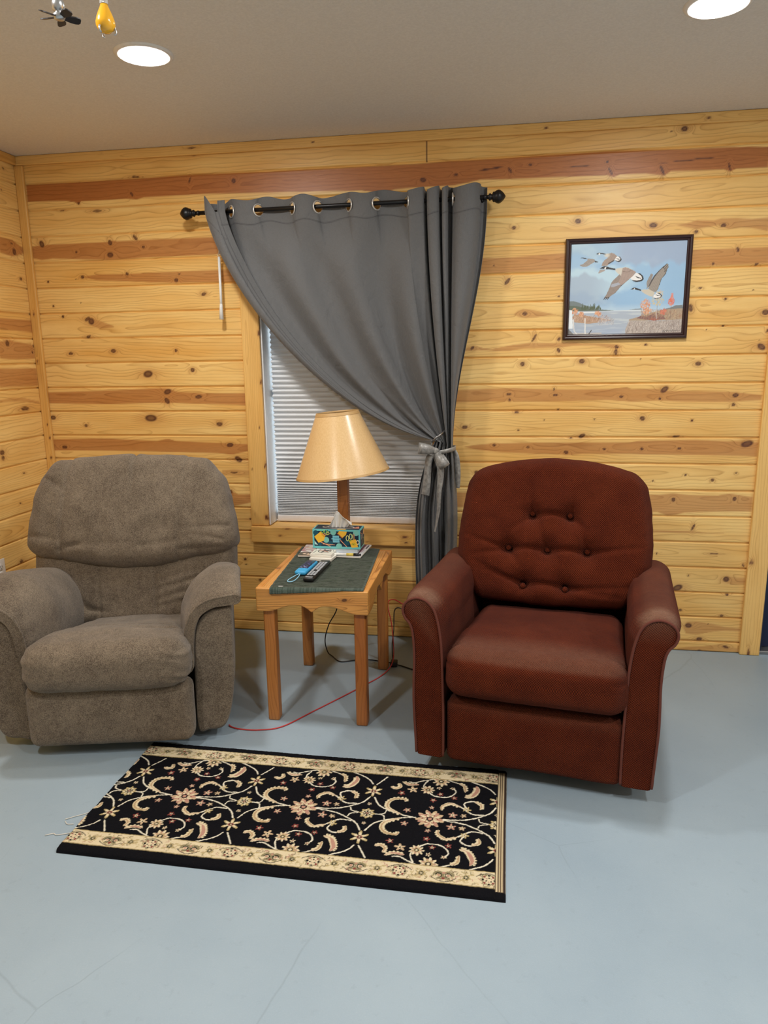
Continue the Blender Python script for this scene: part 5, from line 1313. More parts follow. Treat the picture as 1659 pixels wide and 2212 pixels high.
def red_foot():
    h = (.297, .045, .119)
    V, F, UV, R = blob(h, .026, .009)
    x, y, z = V.T
    Y = y - .012 * np.cos(x / .3 * PI / 2) * np.cos(z / .13 * PI / 2) * (y < 0)
    W = np.stack([x, Y, z], 1)
    g = .0020 * noise3(x * 9, z * 9, 0, 63) - .003 * np.exp(-((z - .108) / .004) ** 2) * (y < 0)
    W = W + normals(W, F) * g[:, None]
    return W + np.array([.006, .045, .177]), F, UV
S_ = red_foot(); part('footrest', S_, RUST, rd, attrs={'wear': .10 * sstep(.24, .285, S_[0][:, 2])})
V, F, UV, R = blob((.27, .27, .10), .02, .04)
part('seat_frame', (V + np.array([0, .42, .19]), F, UV), DKM, rd)
MB().box(-.22, .22, .17, .70, .02, .08, .01).box(-.20, .20, .20, .26, 0, .05, .006).box(-.20, .20, .60, .68, 0, .05, .006).build('base', DKM, rd)
def red_arm(side):
    prof = [(.300, .075), (.299, .12), (.299, .22), (.301, .31), (.303, .40), (.306, .47), (.312, .53), (.320, .575), (.334, .618), (.358, .645), (.388, .655), (.416, .648), (.437, .630), (.444, .606), (.436, .580), (.418, .558), (.408, .52), (.403, .44), (.405, .36), (.406, .28), (.402, .18), (.399, .12), (.397, .078), (.392, .064), (.37, .062), (.35, .062), (.325, .062), (.306, .063)]
    Pp = resample(catmull(prof, 10, True), 130, True); c0 = np.array([.36, .40])
    cr = np.array([.385, .595])
    secs, wear = [], []
    T = np.gradient(Pp, axis=0); T /= np.linalg.norm(T, axis=1, keepdims=True); Nn = np.stack([T[:, 1], -T[:, 0]], 1)
    if np.mean(np.sum((Pp - Pp.mean(0)) * Nn, 1)) < 0: Nn = -Nn
    ys = [0.0, .004, .012, .03, .06, .10, .16, .24, .32, .40, .48, .56, .64, .70, .74, .76]
    up_ = sstep(.50, .58, Pp[:, 1])
    for yv in ys:
        ins = {0.0: -.006, .004: -.002}.get(yv, .0)
        puff = .014 * sstep(.008, .10, yv) * up_ - .02 * sstep(.70, .76, yv)
        inner = .010 * sstep(.02, .15, yv) * (Pp[:, 0] < .34) * sstep(.30, .40, Pp[:, 1])
        wr = .0035 * np.sin(np.arange(len(Pp)) * .55) * math.exp(-((yv - .035) / .03) ** 2) * up_
        drop = -.012 * sstep(.1, .6, yv) * up_
        q = Pp + Nn * (ins + puff + inner + wr)[:, None]
        secs.append(np.stack([q[:, 0] * side, np.full(len(q), yv), q[:, 1] + drop], 1))
        wear.append(up_ * .75 * math.exp(-((yv - .045) / .035) ** 2) * sstep(.60, .64, Pp[:, 1]) + .18 * up_ * sstep(.62, .65, Pp[:, 1]))
    if side < 0: pass
    S = [s if side < 0 else s[::-1] for s in secs]
    wr_ = [w_ if side < 0 else w_[::-1] for w_ in wear]
    V, F, U, sm = loft(S)
    arm = build('arm', V, F, RUST, rd, uv=U, smooth=sm, attrs={'wear': np.concatenate(wr_)})
    path = [(p[0] * side, -.001, p[1]) for p in Pp if not (p[1] < .07)]
    k0 = int(np.argmin(Pp[:, 1]))
    order = np.r_[np.arange(k0, len(Pp)), np.arange(0, k0)]
    path = np.array([(Pp[i, 0] * side, -.001, Pp[i, 1]) for i in order if Pp[i, 1] > .072])
    MB().tube(path, .0046, 8).build('piping', RUST_PIPE, arm)
    return arm
RUST_PIPE = plain('worn_rust_piping', C(98, 46, 32), .85)
red_arm(1); red_arm(-1)
# ================================================================== RUG
RL, RW = 1.352, 0.640
rv = Canvas(RL, RW, 1000, C(20, 20, 24))
CREAM, GOLD, ROSE, PINK, TAN, OLIVE, IVORY, INK = C(228, 212, 176), C(190, 170, 122), C(140, 72, 66), C(192, 146, 126), C(206, 178, 144), C(146, 136, 102), C(234, 226, 204), C(24, 22, 26)
FY = RW / 2                                    # middle of the field
rr = random.Random(12)
def V2(p, ox, m): return (p[0] + ox, FY - .003 + m * p[1])
def smoothp(pts): return catmull(pts, 8)
def bloom(x, y, r, kind, m=1):
    if kind == 'rose':
        rv.flower(x, y, r, 9, TAN, .22, .2); rv.flower(x, y, r * .88, 7, PINK, .25, .9); rv.flower(x, y, r * .72, 8, CREAM, .25, .4)
        rv.flower(x, y, r * .55, 6, ROSE, .25); rv.flower(x, y, r * .46, 6, CREAM, .3); rv.disc(x, y, r * .24, r * .24, INK); rv.disc(x, y, r * .14, r * .14, PINK)
    elif kind == 'small':
        rv.flower(x, y, r, 8, GOLD, .2); rv.flower(x, y, r * .82, 8, CREAM, .25, .4); rv.disc(x, y, r * .48, r * .48, INK)
        for k in range(6): rv.disc(x + r * .33 * math.cos(k * PI / 3), y + r * .33 * math.sin(k * PI / 3), r * .11, r * .11, CREAM)
        rv.disc(x, y, r * .13, r * .13, PINK)
    elif kind == 'star':
        rv.flower(x, y, r, 6, GOLD, .36, .5); rv.flower(x, y, r * .74, 6, CREAM, .34, .5); rv.disc(x, y, r * .30, r * .26, ROSE); rv.disc(x, y, r * .18, r * .16, INK); rv.disc(x, y, r * .09, r * .09, CREAM)
    elif kind == 'half':
        rv.flower(x, y, r, 9, CREAM, .2); rv.flower(x, y, r * .75, 7, PINK, .25); rv.flower(x, y, r * .58, 7, GOLD, .25); rv.disc(x, y, r * .30, r * .30, INK); rv.disc(x, y, r * .16, r * .16, CREAM)
    else:
        rv.flower(x, y, r, 5, kind, .32, rr.random() * 6); rv.disc(x, y, r * .35, r * .35, CREAM if kind is not CREAM else PINK); rv.disc(x, y, r * .16, r * .16, INK)
def leaf(pts, w, col=CREAM, tip=GOLD, k=8):
    P = catmull(pts, k)
    rv.stroke(P, .0025, w, col, 'leaf'); rv.stroke(P[len(P) // 4:], .0015, w * .6, tip, 'leaf')
    for i in range(2, len(P) - 1, 3):        # serrated outer edge
        d = P[i + 1 if i + 1 < len(P) else i] - P[i - 1]; d /= max(np.linalg.norm(d), 1e-9)
        rv.disc(P[i][0] - d[1] * w * .9, P[i][1] + d[0] * w * .9, .004, .004, col)
    rv.stroke(P, .0009, .0009, PINK)
for cell in range(-2, 3):
    ox = .692 + cell * .419
    for m in (1, -1):
        for nm in ('v1', 'v1b', 'curlA', 'curlA2') if m > 0 else ('v1', 'v1b', 'curlA', 'curlA2'):
            rv.stroke(smoothp([V2(p, ox, m) for p in VINE[nm]]), .0024, .0024, IVORY)
        for nm in ('low', 'low2', 'low3', 'low4', 'low5'):
            rv.stroke(smoothp([V2(p, ox, m) for p in VINE[nm]]), .0022, .0022, IVORY)
        rv.stroke(smoothp([V2((p[0], p[1]), ox, m) for p in VINE['big']]), .0022, .0030, IVORY)
        for nm in ('smallr', 'smallr3'): rv.stroke(smoothp([V2(p, ox, m) for p in VINE[nm]]), .0018, .0018, IVORY)
        leaf([V2(p, ox, m) for p in VINE['big'][1:]], .0068)
        leaf([V2(p, ox, m) for p in VINE['curlA'][3:]], .0055)
        leaf([V2(p, ox, m) for p in VINE['curlA2'][3:]], .006, CREAM, GOLD)
        leaf([V2(p, ox, m) for p in VINE['leaf1']], .0105, CREAM, PINK)
        leaf([V2((p[0], p[1]), ox, m) for p in VINE['low2'][1:]], .0062)
        leaf([V2(p, ox, m) for p in ((.27, -.155), (.285, -.148), (.30, -.16), (.296, -.178))], .0058)
        leaf([V2(p, ox, m) for p in ((.305, -.19), (.33, -.178), (.36, -.182))], .0062, CREAM, PINK)
        for nm, r, kd in (('star', .031, 'star'), ('edge', .030, 'half'), ('sec', .024, 'half')):
            p = FLW[nm] if nm != 'star' else (.214, .122)
            x, y = V2((p[0], p[1]), ox, m); bloom(x, y, r, kd)
        for nm, r, kd in (('p1', .016, PINK), ('p3', .011, TAN), ('p5', .011, ROSE), ('p6', .012, ROSE), ('p7', .011, ROSE), ('p8', .013, PINK), ('p10', .015, GOLD), ('p12', .010, ROSE), ('p14', .010, PINK), ('p15', .008, CREAM), ('p16', .009, CREAM), ('p17', .009, CREAM)):
            p = FLW[nm]; s = 1 if p[1] > 0 else 1
            x, y = V2((p[0], p[1] * s), ox, m); bloom(x, y, r, kd)
        x, y = V2((.31, -.125), ox, m); bloom(x, y, .013, ROSE)
        x, y = V2((.345, -.150), ox, m); bloom(x, y, .018, TAN)
        x, y = V2((.10, -.228), ox, m); rv.disc(x, y, .012, .006, PINK)
    for dx, kd, r in ((0, 'rose', .047), (.214, 'small', .027)):
        bloom(ox + dx, FY - .003, r, kd)
# cream borders along both long sides, black binding outside them
for side in (0, 1):
    yb = lambda d: d if side == 0 else RW - d
    sg = 1 if side == 0 else -1
    rv.box(0, RL, min(yb(.0), yb(.100)), max(yb(.0), yb(.100)), C(20, 20, 24))
    rv.box(0, RL, min(yb(.036), yb(.098)), max(yb(.036), yb(.098)), CREAM)
    rv.stroke([(0, yb(.0975)), (RL, yb(.0975))], .0016, .0016, GOLD); rv.stroke([(0, yb(.0365)), (RL, yb(.0365))], .0016, .0016, GOLD)
    for _ in range(420):
        x = rr.uniform(0, RL); y = yb(rr.uniform(.044, .090)); q = rr.uniform(0, 2 * PI); L_ = rr.uniform(.004, .011)
        rv.stroke(catmull([(x, y), (x + L_ * math.cos(q), y + L_ * math.sin(q)), (x + 1.5 * L_ * math.cos(q + .9), y + 1.5 * L_ * math.sin(q + .9))], 4), .0016, .0006, rr.choice([OLIVE, GOLD, GOLD, C(120, 104, 76), PINK]), k=.75)
    n = 21
    for i in range(n):
        x = .02 + i * RL / n * .998
        y = yb(.066)
        if i % 2 == 0:
            if i % 4 == 0:
                rv.flower(x, y, .026, 8, OLIVE, .12); rv.flower(x, y, .023, 8, CREAM, .16)
                for k in range(8): rv.disc(x + .017 * math.cos(k * PI / 4), y + .017 * math.sin(k * PI / 4), .0038, .0038, (INK, ROSE)[k % 2])
                for k in range(6): rv.disc(x + .008 * math.cos(k * PI / 3 + .4), y + .008 * math.sin(k * PI / 3 + .4), .0026, .0026, (PINK, INK)[k % 2])
            else:
                for s2 in (-1, 1):
                    c0 = x + s2 * .014
                    a = np.linspace(0, 1.6 * PI, 20)
                    rv.stroke([(c0 + s2 * .014 * math.cos(t), y + .014 * math.sin(t)) for t in a], .0034, .0026, OLIVE)
                    rv.stroke([(c0 + s2 * .0085 * math.cos(t), y + .0085 * math.sin(t)) for t in a], .0016, .0016, INK)
                    rv.disc(c0, y, .004, .004, PINK)
                rv.disc(x, y - .012 * sg, .005, .004, ROSE); rv.disc(x, y + .010 * sg, .004, .004, PINK)
            t = np.linspace(-1, 1, 24)
            s3 = sg * (1 if i % 4 == 0 else -1)
            rv.stroke([(x + .036 * q, y + s3 * (.024 - .016 * q * q)) for q in t], .0011, .0011, INK)
        else:
            rv.flower(x, y, .015, 6, GOLD, .2, .3); rv.disc(x, y, .009, .009, OLIVE); rv.flower(x, y, .008, 5, INK, .3); rv.disc(x, y, .0028, .0028, CREAM)
            for s2 in (-1, 1): rv.disc(x + s2 * .017, y + s2 * .012, .006, .003, GOLD)
# bound right end: cream yarn with darker threads
rv.box(RL - .030, RL, .030, RW - .02, C(224, 204, 164))
for d in (.0285, .021, .014, .0075): rv.stroke([(RL - d, .03), (RL - d, RW - .02)], .0014, .0014, C(96, 78, 62))
rv.box(RL - .005, RL, .03, RW - .02, C(60, 48, 44))
xs, ys, col = rv.grid(.0022)
XX, YY = np.meshgrid(xs - RL / 2, ys - RW / 2, indexing='ij')
pile = .0125 + .0009 * noise3(XX * 240, YY * 240, 0, 3) + .0006 * noise3(XX * 60, YY * 60, 0, 5) + .0012 * noise3(XX * 5, YY * 5, 0, 5)
dist = np.minimum(RW / 2 - abs(YY), .012)
pile = pile * np.sqrt(np.clip(1 - (1 - dist / .012) ** 2, 0, 1)) * sstep(RL / 2 - .0, RL / 2 - .006, XX).clip(.25, 1)
pile = np.where(XX > RL / 2 - .030, np.minimum(pile, .0075), pile)
lum = col.mean(1).reshape(XX.shape)
pile = pile + .0006 * (lum > .12) * (pile > .006)
wob = .0025 * noise3(YY * 22, 0, 0, 9) * (XX < -RL / 2 + .01)
XR = XX + wob + .0012 * noise3(XX * 3, YY * 9, 0, 19)
pile = np.maximum(pile, .0012)
V = np.stack([XR, YY, pile], -1).reshape(-1, 3)
RUGM = vcol_material('rug_pile', .95, .06, (420.0, .6, .003))
rug = build('rug', V, grid_faces(len(xs), len(ys)), RUGM, None, cols={'paint': col})
rug.location = (1.815, -1.532, 0.0)
rug.rotation_euler = (0, 0, -.0095)
setp(rug, 'black rug with cream scrolls and floral borders lying on the blue-grey floor', 'rug')
THR = plain('loose_yarn', C(222, 216, 204), .8)
m = MB()
m.tube(catmull([(-.700, -.187, .003), (-.720, -.19, .003), (-.735, -.178, .003)], 6)[::-1], .0012, 6)
m.tube(catmull([(-.668, -.06, .006), (-.680, -.085, .004), (-.676, -.115, .006), (-.69, -.128, .003), (-.720, -.150, .003), (-.742, -.168, .003)], 6), .0012, 6)
m.tube(catmull([(-.670, -.225, .006), (-.69, -.232, .003), (-.722, -.245, .003), (-.735, -.240, .003), (-.757, -.252, .003)], 6), .0013, 6)
m.build('loose_thread', THR, rug)

# ================================================================== END TABLE
TX0, TX1, TY0, TY1, TZ = 1.503, 1.957, -.985, -.362, .580
tb_ = empty('end_table', ((TX0 + TX1) / 2, (TY0 + TY1) / 2, 0), label='small oak end table with a scalloped apron between the two recliners', cat='table')
cxt, cyt = (TX0 + TX1) / 2, (TY0 + TY1) / 2
hwx, hwy = (TX1 - TX0) / 2, (TY1 - TY0) / 2
def scallop(L, deep, edge0=.15):
    """underside of an apron: level ends, two arches and a pointed middle"""
    def f(x):
        q = abs(x / L - .5) * 2                       # 0 middle, 1 end
        up = deep * sstep(.82, .30, q)
        cusp = deep * .92 * np.clip(1 - q / .22, 0, 1) ** 1.6
        return up - cusp
    def shape(V):
        V = V.copy()
        b = f(V[:, 0])
        H = V[:, 2].max()
        V[:, 2] = b + V[:, 2] * (1 - b / H)
        return V
    return shape
AH = .098
plank('apron', hwx * 2, AH, .022, OAK, TR(-hwx, -hwy + .022, TZ - AH), tb_, seed=51, bev=.005, step=.004, shape=scallop(hwx * 2, .030), knots=[(.36, .06, .012, .006, 10)], freq=170., flat=.012)
plank('apron', hwx * 2, AH, .022, OAK, TR(-hwx, hwy, TZ - AH), tb_, seed=52, bev=.005, step=.006, shape=scallop(hwx * 2, .030))
RYM = Matrix(((0, -1, 0, 0), (1, 0, 0, 0), (0, 0, 1, 0), (0, 0, 0, 1)))
plank('apron', hwy * 2 - .044, AH, .022, OAK, TR(hwx - .022, -hwy + .022, TZ - AH) @ RYM, tb_, seed=53, bev=.004, step=.006, shape=scallop(hwy * 2 - .044, .045), freq=150.)
plank('apron', hwy * 2 - .044, AH, .022, OAK, TR(-hwx, -hwy + .022, TZ - AH) @ RYM, tb_, seed=54, bev=.004, step=.006, shape=scallop(hwy * 2 - .044, .045))
# top: width goes along y, lying flat
FLAT = lambda x, y, z: Matrix(((1, 0, 0, x), (0, 0, 1, y), (0, -1, 0, z), (0, 0, 0, 1)))
FLATY = lambda x, y, z: Matrix(((0, 0, -1, x), (1, 0, 0, y), (0, -1, 0, z), (0, 0, 0, 1)))
for i, (a, b) in enumerate(((-hwx + .022, -.07), (-.0695, .0695), (.07, hwx - .022))):
    plank("tabletop", hwy * 2 - .044, b - a, .018, OAK, FLATY(b, -hwy + .022, TZ - .0185), tb_, seed=55 + i, bev=.0015)
for i, (lx, ly) in enumerate(((1.5465, -.939), (1.917, -.939), (1.5465, -.398), (1.914, -.398))):
    lg = plank('leg', TZ - AH + .06, .047, .047, OAK_LEG, TR(lx - cxt - .0235, ly - cyt + .0235, 0) @ VERT, tb_, seed=61 + i, bev=.006, step=.02, freq=130., flat=.01)

# ================================================================== TOWEL
t = NT('green_terry')
co = t.coord()
a = t.noise(t.mapv(co, (26, 150, 60)), 1.0, 3.0, 0.6); b = t.noise(co, 420.0, 2.0)
hem = t.attr('hem').outputs['Fac']
c = t.mix(t.ramp(a, .3, .7), C(40, 48, 39), C(74, 82, 69))
hc = t.mix(t.ramp(t.noise(t.mapv(co, (170, 4, 4)), 1.0, 1.0), .4, .6), C(66, 78, 70), C(84, 96, 88))
c = t.mix(hem, c, hc)
t.set(col=c, rough=.95, spec=.05, sheen=.15)
t.bump(t.math('ADD', a, t.math('MULTIPLY', b, .6)), .8, .004)
nx, ny = 120, 200
S, T = np.meshgrid(np.linspace(0, 1, nx), np.linspace(0, 1, ny), indexing='ij')
fl, frr, bl, br = np.array((1.566, -1.008)), np.array((1.938, -.982)), np.array((1.524, -.370)), np.array((1.900, -.370))
Q = (fl * (1 - S)[..., None] + frr * S[..., None]) * (1 - T)[..., None] + (bl * (1 - S)[..., None] + br * S[..., None]) * T[..., None]
x, y = Q[..., 0], Q[..., 1]
d = np.maximum(0, (-.987) - y)              # how far past the front edge
over = np.minimum(d, .024)
z = TZ + .0075 - 1.05 * over + .0020 * noise3(x * 30, y * 120, 0, 6) * sstep(.0, .04, T) + .0010 * noise3(x * 200, y * 200, 0, 7)
y = np.where(y < -.990, -.990 - .15 * (-.990 - y) - .004 * sstep(0, .01, d), y)
edge = np.minimum.reduce([S * .37, (1 - S) * .37, T * .63, (1 - T) * .63])
z = z - .0035 * sstep(.006, 0, edge)
hemv = np.maximum(sstep(.030, .024, T), np.maximum(sstep(.022, .014, S), sstep(.978, .986, S)) * .85)
top_ = np.stack([x, y, z], -1).reshape(-1, 3)
under = top_ - np.array([0, 0, .0]); under = under.copy(); under[:, 2] = np.minimum(under[:, 2] - .004, TZ + .0008 + 0 * under[:, 2])
under[:, 2] = np.where(top_[:, 1] < -.988, top_[:, 2] - .003, TZ + .0006)
Ft = grid_faces(nx, ny)
rim = [i * ny for i in range(nx)] + [(nx - 1) * ny + j for j in range(1, ny)] + [i * ny + ny - 1 for i in range(nx - 2, -1, -1)] + [j for j in range(ny - 2, 0, -1)]
rim = np.array(rim); r2 = np.roll(rim, -1); off = nx * ny
Fr = np.stack([rim, rim + off, r2 + off, r2], 1)
towel = build('towel', np.vstack([top_, under]), np.vstack([Ft, Ft[:, ::-1] + off, Fr]), t.m, None, attrs={'hem': np.r_[hemv.ravel(), hemv.ravel()]})
setp(towel, 'dark green terry towel spread over the oak end table', 'towel')
MB().box(1.598, 1.617, -.9815, -.9775, .5872, .5888).build('care_tag', PLATE, towel)

# ================================================================== THINGS ON THE TOWEL
TT = TZ + .0105
def painted_slab(name, label, cat, w, d, h, loc, rz, painter, edge_mat, step=.0013, rough=.35, group=None):
    root = empty(name, loc, rz, label=label, cat=cat, group=group)
    c = Canvas(w, d, 1400, C(230, 226, 220)); painter(c)
    xs, ys, col = c.grid(step)
    XX, YY = np.meshgrid(xs - w / 2, ys - d / 2, indexing='ij')
    zz = h + .0004 + .0006 * noise3(XX * 18, YY * 18, 0, 5)
    build('cover', np.stack([XX.ravel(), YY.ravel(), zz.ravel()], 1), grid_faces(len(xs), len(ys)), vcol_material(name + '_cover', rough, .5), root, cols={'paint': col})
    MB().box(-w / 2, w / 2, -d / 2, d / 2, 0, h - .0002, min(.001, h * .2)).build('pages', edge_mat, root)
    return root
PAGES = plain('paper_pages', C(232, 226, 214), .7)
def blotches(c, cols, n, s0, s1, seed):
    q = random.Random(seed)
    for _ in range(n):
        c.disc(q.random() * c.W, q.random() * c.H, q.uniform(s0, s1), q.uniform(s0, s1) * .8, q.choice(cols), k=.85)
def p_left(c):
    blotches(c, [C(222, 190, 184), C(240, 226, 220), C(190, 120, 124), C(236, 210, 180), C(160, 110, 100)], 60, .006, .022, 3)
    c.box(0, c.W, 0, .055, C(92, 88, 74)); blotches_low = [(.03, .03), (.05, .02), (.075, .035)]
    for x, y in blotches_low: c.disc(x, y, .014, .010, C(228, 200, 170)); c.disc(x + .004, y + .004, .006, .005, C(60, 44, 40))
    c.box(0, c.W, 0, .006, C(150, 96, 60))
def p_right(c):
    blotches(c, [C(214, 180, 186), C(240, 232, 236), C(160, 130, 150), C(230, 214, 216), C(196, 150, 150)], 90, .005, .018, 5)
    for x in (.02, .04, .10, .13): c.disc(x, .03, .005, .004, C(90, 70, 80))
    c.box(c.W - .035, c.W - .02, .05, c.H, C(96, 40, 60)); c.box(0, c.W, 0, .010, C(246, 244, 244)); c.box(c.W - .012, c.W, 0, c.H, C(244, 242, 242))
    c.box(c.W - .012, c.W - .004, .14, .20, C(50, 46, 50))
painted_slab('magazine', 'magazine with a pink and brown cover lying left of the tissue box', 'magazine', .125, .190, .007, (1.617, -.468, TT), .06, p_left, PAGES)
painted_slab('magazine', 'magazine with a pale floral cover lying right of the tissue box', 'magazine', .165, .215, .006, (1.768, -.447, TT), -.06, p_right, PAGES)
def p_navy(c):
    c.a[:] = C(40, 52, 78)[:3]; c.box(0, c.W, 0, .010, C(150, 178, 192)); c.box(0, .03, 0, c.H, C(60, 90, 110))
painted_slab('book', 'thin pale blue and navy book directly under the tissue box', 'book', .188, .085, .021, (1.730, -.476, TT + .0085), .0, p_navy, plain('blue_white_edges', C(206, 218, 226), .5))
def p_white(c):
    c.a[:] = C(236, 230, 216)[:3]
    x, y = c.W * .52, c.H * .55
    c.disc(x, y, .030, .034, C(58, 48, 46)); c.disc(x, y, .026, .029, C(226, 214, 200))
    for a in range(5): c.stroke([(x, y), (x + .024 * math.cos(a * 1.257 + .6), y + .026 * math.sin(a * 1.257 + .6))], .007, .0035, C(60, 48, 48) if a % 2 else C(176, 120, 100))
    c.disc(x + .012, y + .006, .010, .010, C(44, 38, 40))
    c.stroke([(.008, .02), (.014, .07), (.04, .095)], .0016, .0016, C(92, 84, 78)); c.stroke([(.08, .10), (.094, .06)], .0012, .0012, C(120, 110, 100)); c.stroke([(.02, .012), (.06, .008)], .001, .001, C(120, 110, 100))
painted_slab('book', 'small white paperback lowest in the stack behind the black remote', 'book', .100, .135, .011, (1.684, -.560, TT), -.10, lambda c: c.a.__setitem__(slice(None), np.array(C(240, 236, 226)[:3])), PAGES)
painted_slab('book', 'small white booklet with a dark round emblem, on top of its stack', 'book', .098, .118, .011, (1.676, -.545, TT + .0125), -.04, p_white, PAGES)
# pen
PENW = plain('white_pen_barrel', C(236, 234, 226), .3); PENY = plain('yellow_pen_grip', C(222, 196, 88), .4); PENB = plain('black_pen_cap', C(24, 24, 28), .35)
pen = empty('pen', (1.712, -.575 + .09, TT + .0075 + .0135), .02, label='white and yellow pen with a black cap in front of the tissue box', cat='pen')
pen.location = (1.790, -.549, TT + .0068 + .0065)
MB().lathe([(.0, -.085), (.003, -.083), (.0052, -.075), (.0055, -.01), (.0, -.01)], (0, 0, 0), 16, 'x').build('barrel', PENW, pen)
MB().lathe([(.0, -.0099), (.0060, -.0099), (.0060, .022), (.0, .022)], (0, 0, 0), 16, 'x').build('grip', PENY, pen)
MB().lathe([(.0, .0221), (.0064, .0221), (.0064, .045), (.0045, .047), (.0040, .056), (.0, .057)], (0, 0, 0), 16, 'x').build('cap', PENB, pen)

# tissue box
TBW, TBD, TBH = .219, .090, .088
tbx = empty('tissue_box', (1.729, -.476, TT + .0085 + .0225), -.012, label='teal tissue box patterned with yellow mugs and scissors, a tissue pulled up', cat='tissue box')
TEAL, NAVYB, DTEAL, AQUA, YEL, YEL2 = C(112, 202, 206), C(18, 44, 66), C(24, 84, 104), C(128, 200, 190), C(250, 196, 66), C(232, 164, 50)
def box_face(c):
    c.a[:] = TEAL[:3]
    c.box(.008, c.W - .007, .010, c.H - .008, NAVYB)
    W, H = c.W, c.H
    P = lambda X, Y: ((X - 335) / 945 * W, (958 - Y) / 395 * H)      # pattern laid out on the long face
    for X, Y, r in ((400, 640, .012), (690, 850, .012), (1020, 830, .013), (900, 640, .010), (480, 870, .009), (1130, 690, .010), (620, 610, .008)): c.disc(*P(X, Y), r, r, DTEAL)
    for X, Y, r in ((750, 620, .0135), (605, 780, .0135), (860, 905, .0135), (1200, 625, .013)): c.disc(*P(X, Y), r, r, AQUA)
    for a, b in (((490, 825), (690, 915)), ((540, 865), (770, 880)), ((895, 785), (1015, 915)), ((560, 690), (690, 650)), ((540, 670), (660, 620))): c.stroke([P(*a), P(*b)], .0017, .0013, C(240, 172, 130))
    c.poly([P(*p) for p in ((370, 720), (500, 610), (590, 700), (560, 800), (450, 845))], YEL); c.poly([P(*p) for p in ((500, 610), (590, 700), (575, 740), (520, 690))], YEL2)
    c.poly([P(*p) for p in ((830, 650), (870, 590), (1020, 600), (1000, 670), (920, 740))], YEL); c.stroke([P(830, 640), P(925, 735)], .002, .002, C(170, 90, 50))
    c.poly([P(*p) for p in ((1060, 780), (1195, 755), (1235, 915), (1110, 930))], YEL)
    for k, rr_ in ((0, .0105), (1, .0065)): c.disc(*P(1230, 815), rr_ * .75, rr_, C(240, 236, 220) if k == 0 else NAVYB)
    c.poly([P(*p) for p in ((1060, 780), (1195, 755), (1235, 915), (1110, 930))], YEL)
    c.disc(*P(1148, 855), .0085, .0055, C(120, 170, 60)); c.disc(*P(1148, 855), .006, .0036, YEL); c.disc(*P(1148, 858), .003, .002, C(96, 140, 50))
    for X, Y in ((1030, 735), (1095, 700)):
        a = np.linspace(0, 2 * PI, 24); x0, y0 = P(X, Y)
        c.stroke([(x0 + .0062 * math.cos(q), y0 + .012 * math.sin(q)) for q in a], .0015, .0015, C(226, 232, 150))
    c.stroke([P(1050, 780), P(1100, 790)], .002, .002, C(150, 190, 60)); c.stroke([P(1135, 660), P(1145, 770)], .0014, .0014, C(200, 190, 90)); c.stroke([P(1160, 645), P(1165, 765)], .0014, .0014, C(226, 140, 90))
    for X, Y in ((535, 600), (600, 610), (640, 640)):
        a = np.linspace(0, 2 * PI, 20); x0, y0 = P(X, Y)
        c.stroke([(x0 + .006 * math.cos(q), y0 + .008 * math.sin(q)) for q in a], .0013, .0013, C(150, 200, 90))
    c.poly([P(*p) for p in ((735, 690), (860, 690), (872, 830), (740, 830))], C(132, 204, 222)); c.stroke([P(720, 755), P(890, 755)], .0024, .0024, C(132, 204, 222))
    c.poly([P(*p) for p in ((370, 800), (440, 890), (375, 880))], C(190, 232, 226))
    q = np.linspace(0, 1, 40)                                        # a line of looping script and two bars
    c.stroke([(P(752, 725)[0] + .024 * v, P(752, 738)[1] + .0022 * math.sin(v * 30)) for v in q], .0009, .0009, C(60, 140, 170))
    c.stroke([P(750, 782), P(850, 782)], .0012, .0012, C(90, 160, 184)); c.stroke([P(750, 805), P(850, 805)], .0008, .0008, C(90, 160, 184))
def box_side(c):
    c.a[:] = TEAL[:3]; c.box(.004, c.W - .003, .006, c.H - .006, NAVYB)
    for i, L in enumerate((.036, .040, .034)): c.stroke([(.022, .056 - i * .0075), (.022 + L, .060 - i * .0075)], .0010, .0010, C(214, 222, 226))
    for i in range(4): c.stroke([(.026, .030 - i * .005), (.05, .033 - i * .005)], .0006, .0006, C(150, 170, 184))
    c.stroke([(.01, .075), (.04, .062)], .0014, .0014, C(230, 140, 110)); c.disc(c.W - .012, .065, .012, .014, C(236, 180, 110))
    a = np.linspace(0, 2 * PI, 24); c.stroke([(c.W - .018 + .012 * math.cos(v), .022 + .018 * math.sin(v)) for v in a], .0012, .0012, C(200, 214, 120))
def box_top(c):
    c.a[:] = TEAL[:3]; c.box(.006, c.W - .006, .005, c.H - .004, NAVYB)
    c.disc(c.W / 2, c.H / 2 + .004, .075, .030, C(236, 232, 224)); c.disc(c.W / 2, c.H / 2 + .004, .068, .025, C(96, 96, 100))
    c.poly([(.11, 0), (.155, 0), (.15, .016), (.115, .016)], YEL); c.stroke([(.03, .008), (.085, .012)], .003, .002, C(40, 50, 40)); c.poly([(.178, .03), (.21, .03), (.2, .07), (.19, .06)], C(236, 160, 130)); c.stroke([(.04, .07), (.11, .08)], .004, .003, C(60, 50, 44))
BOXM = vcol_material('printed_card', .42, .4)
card = []
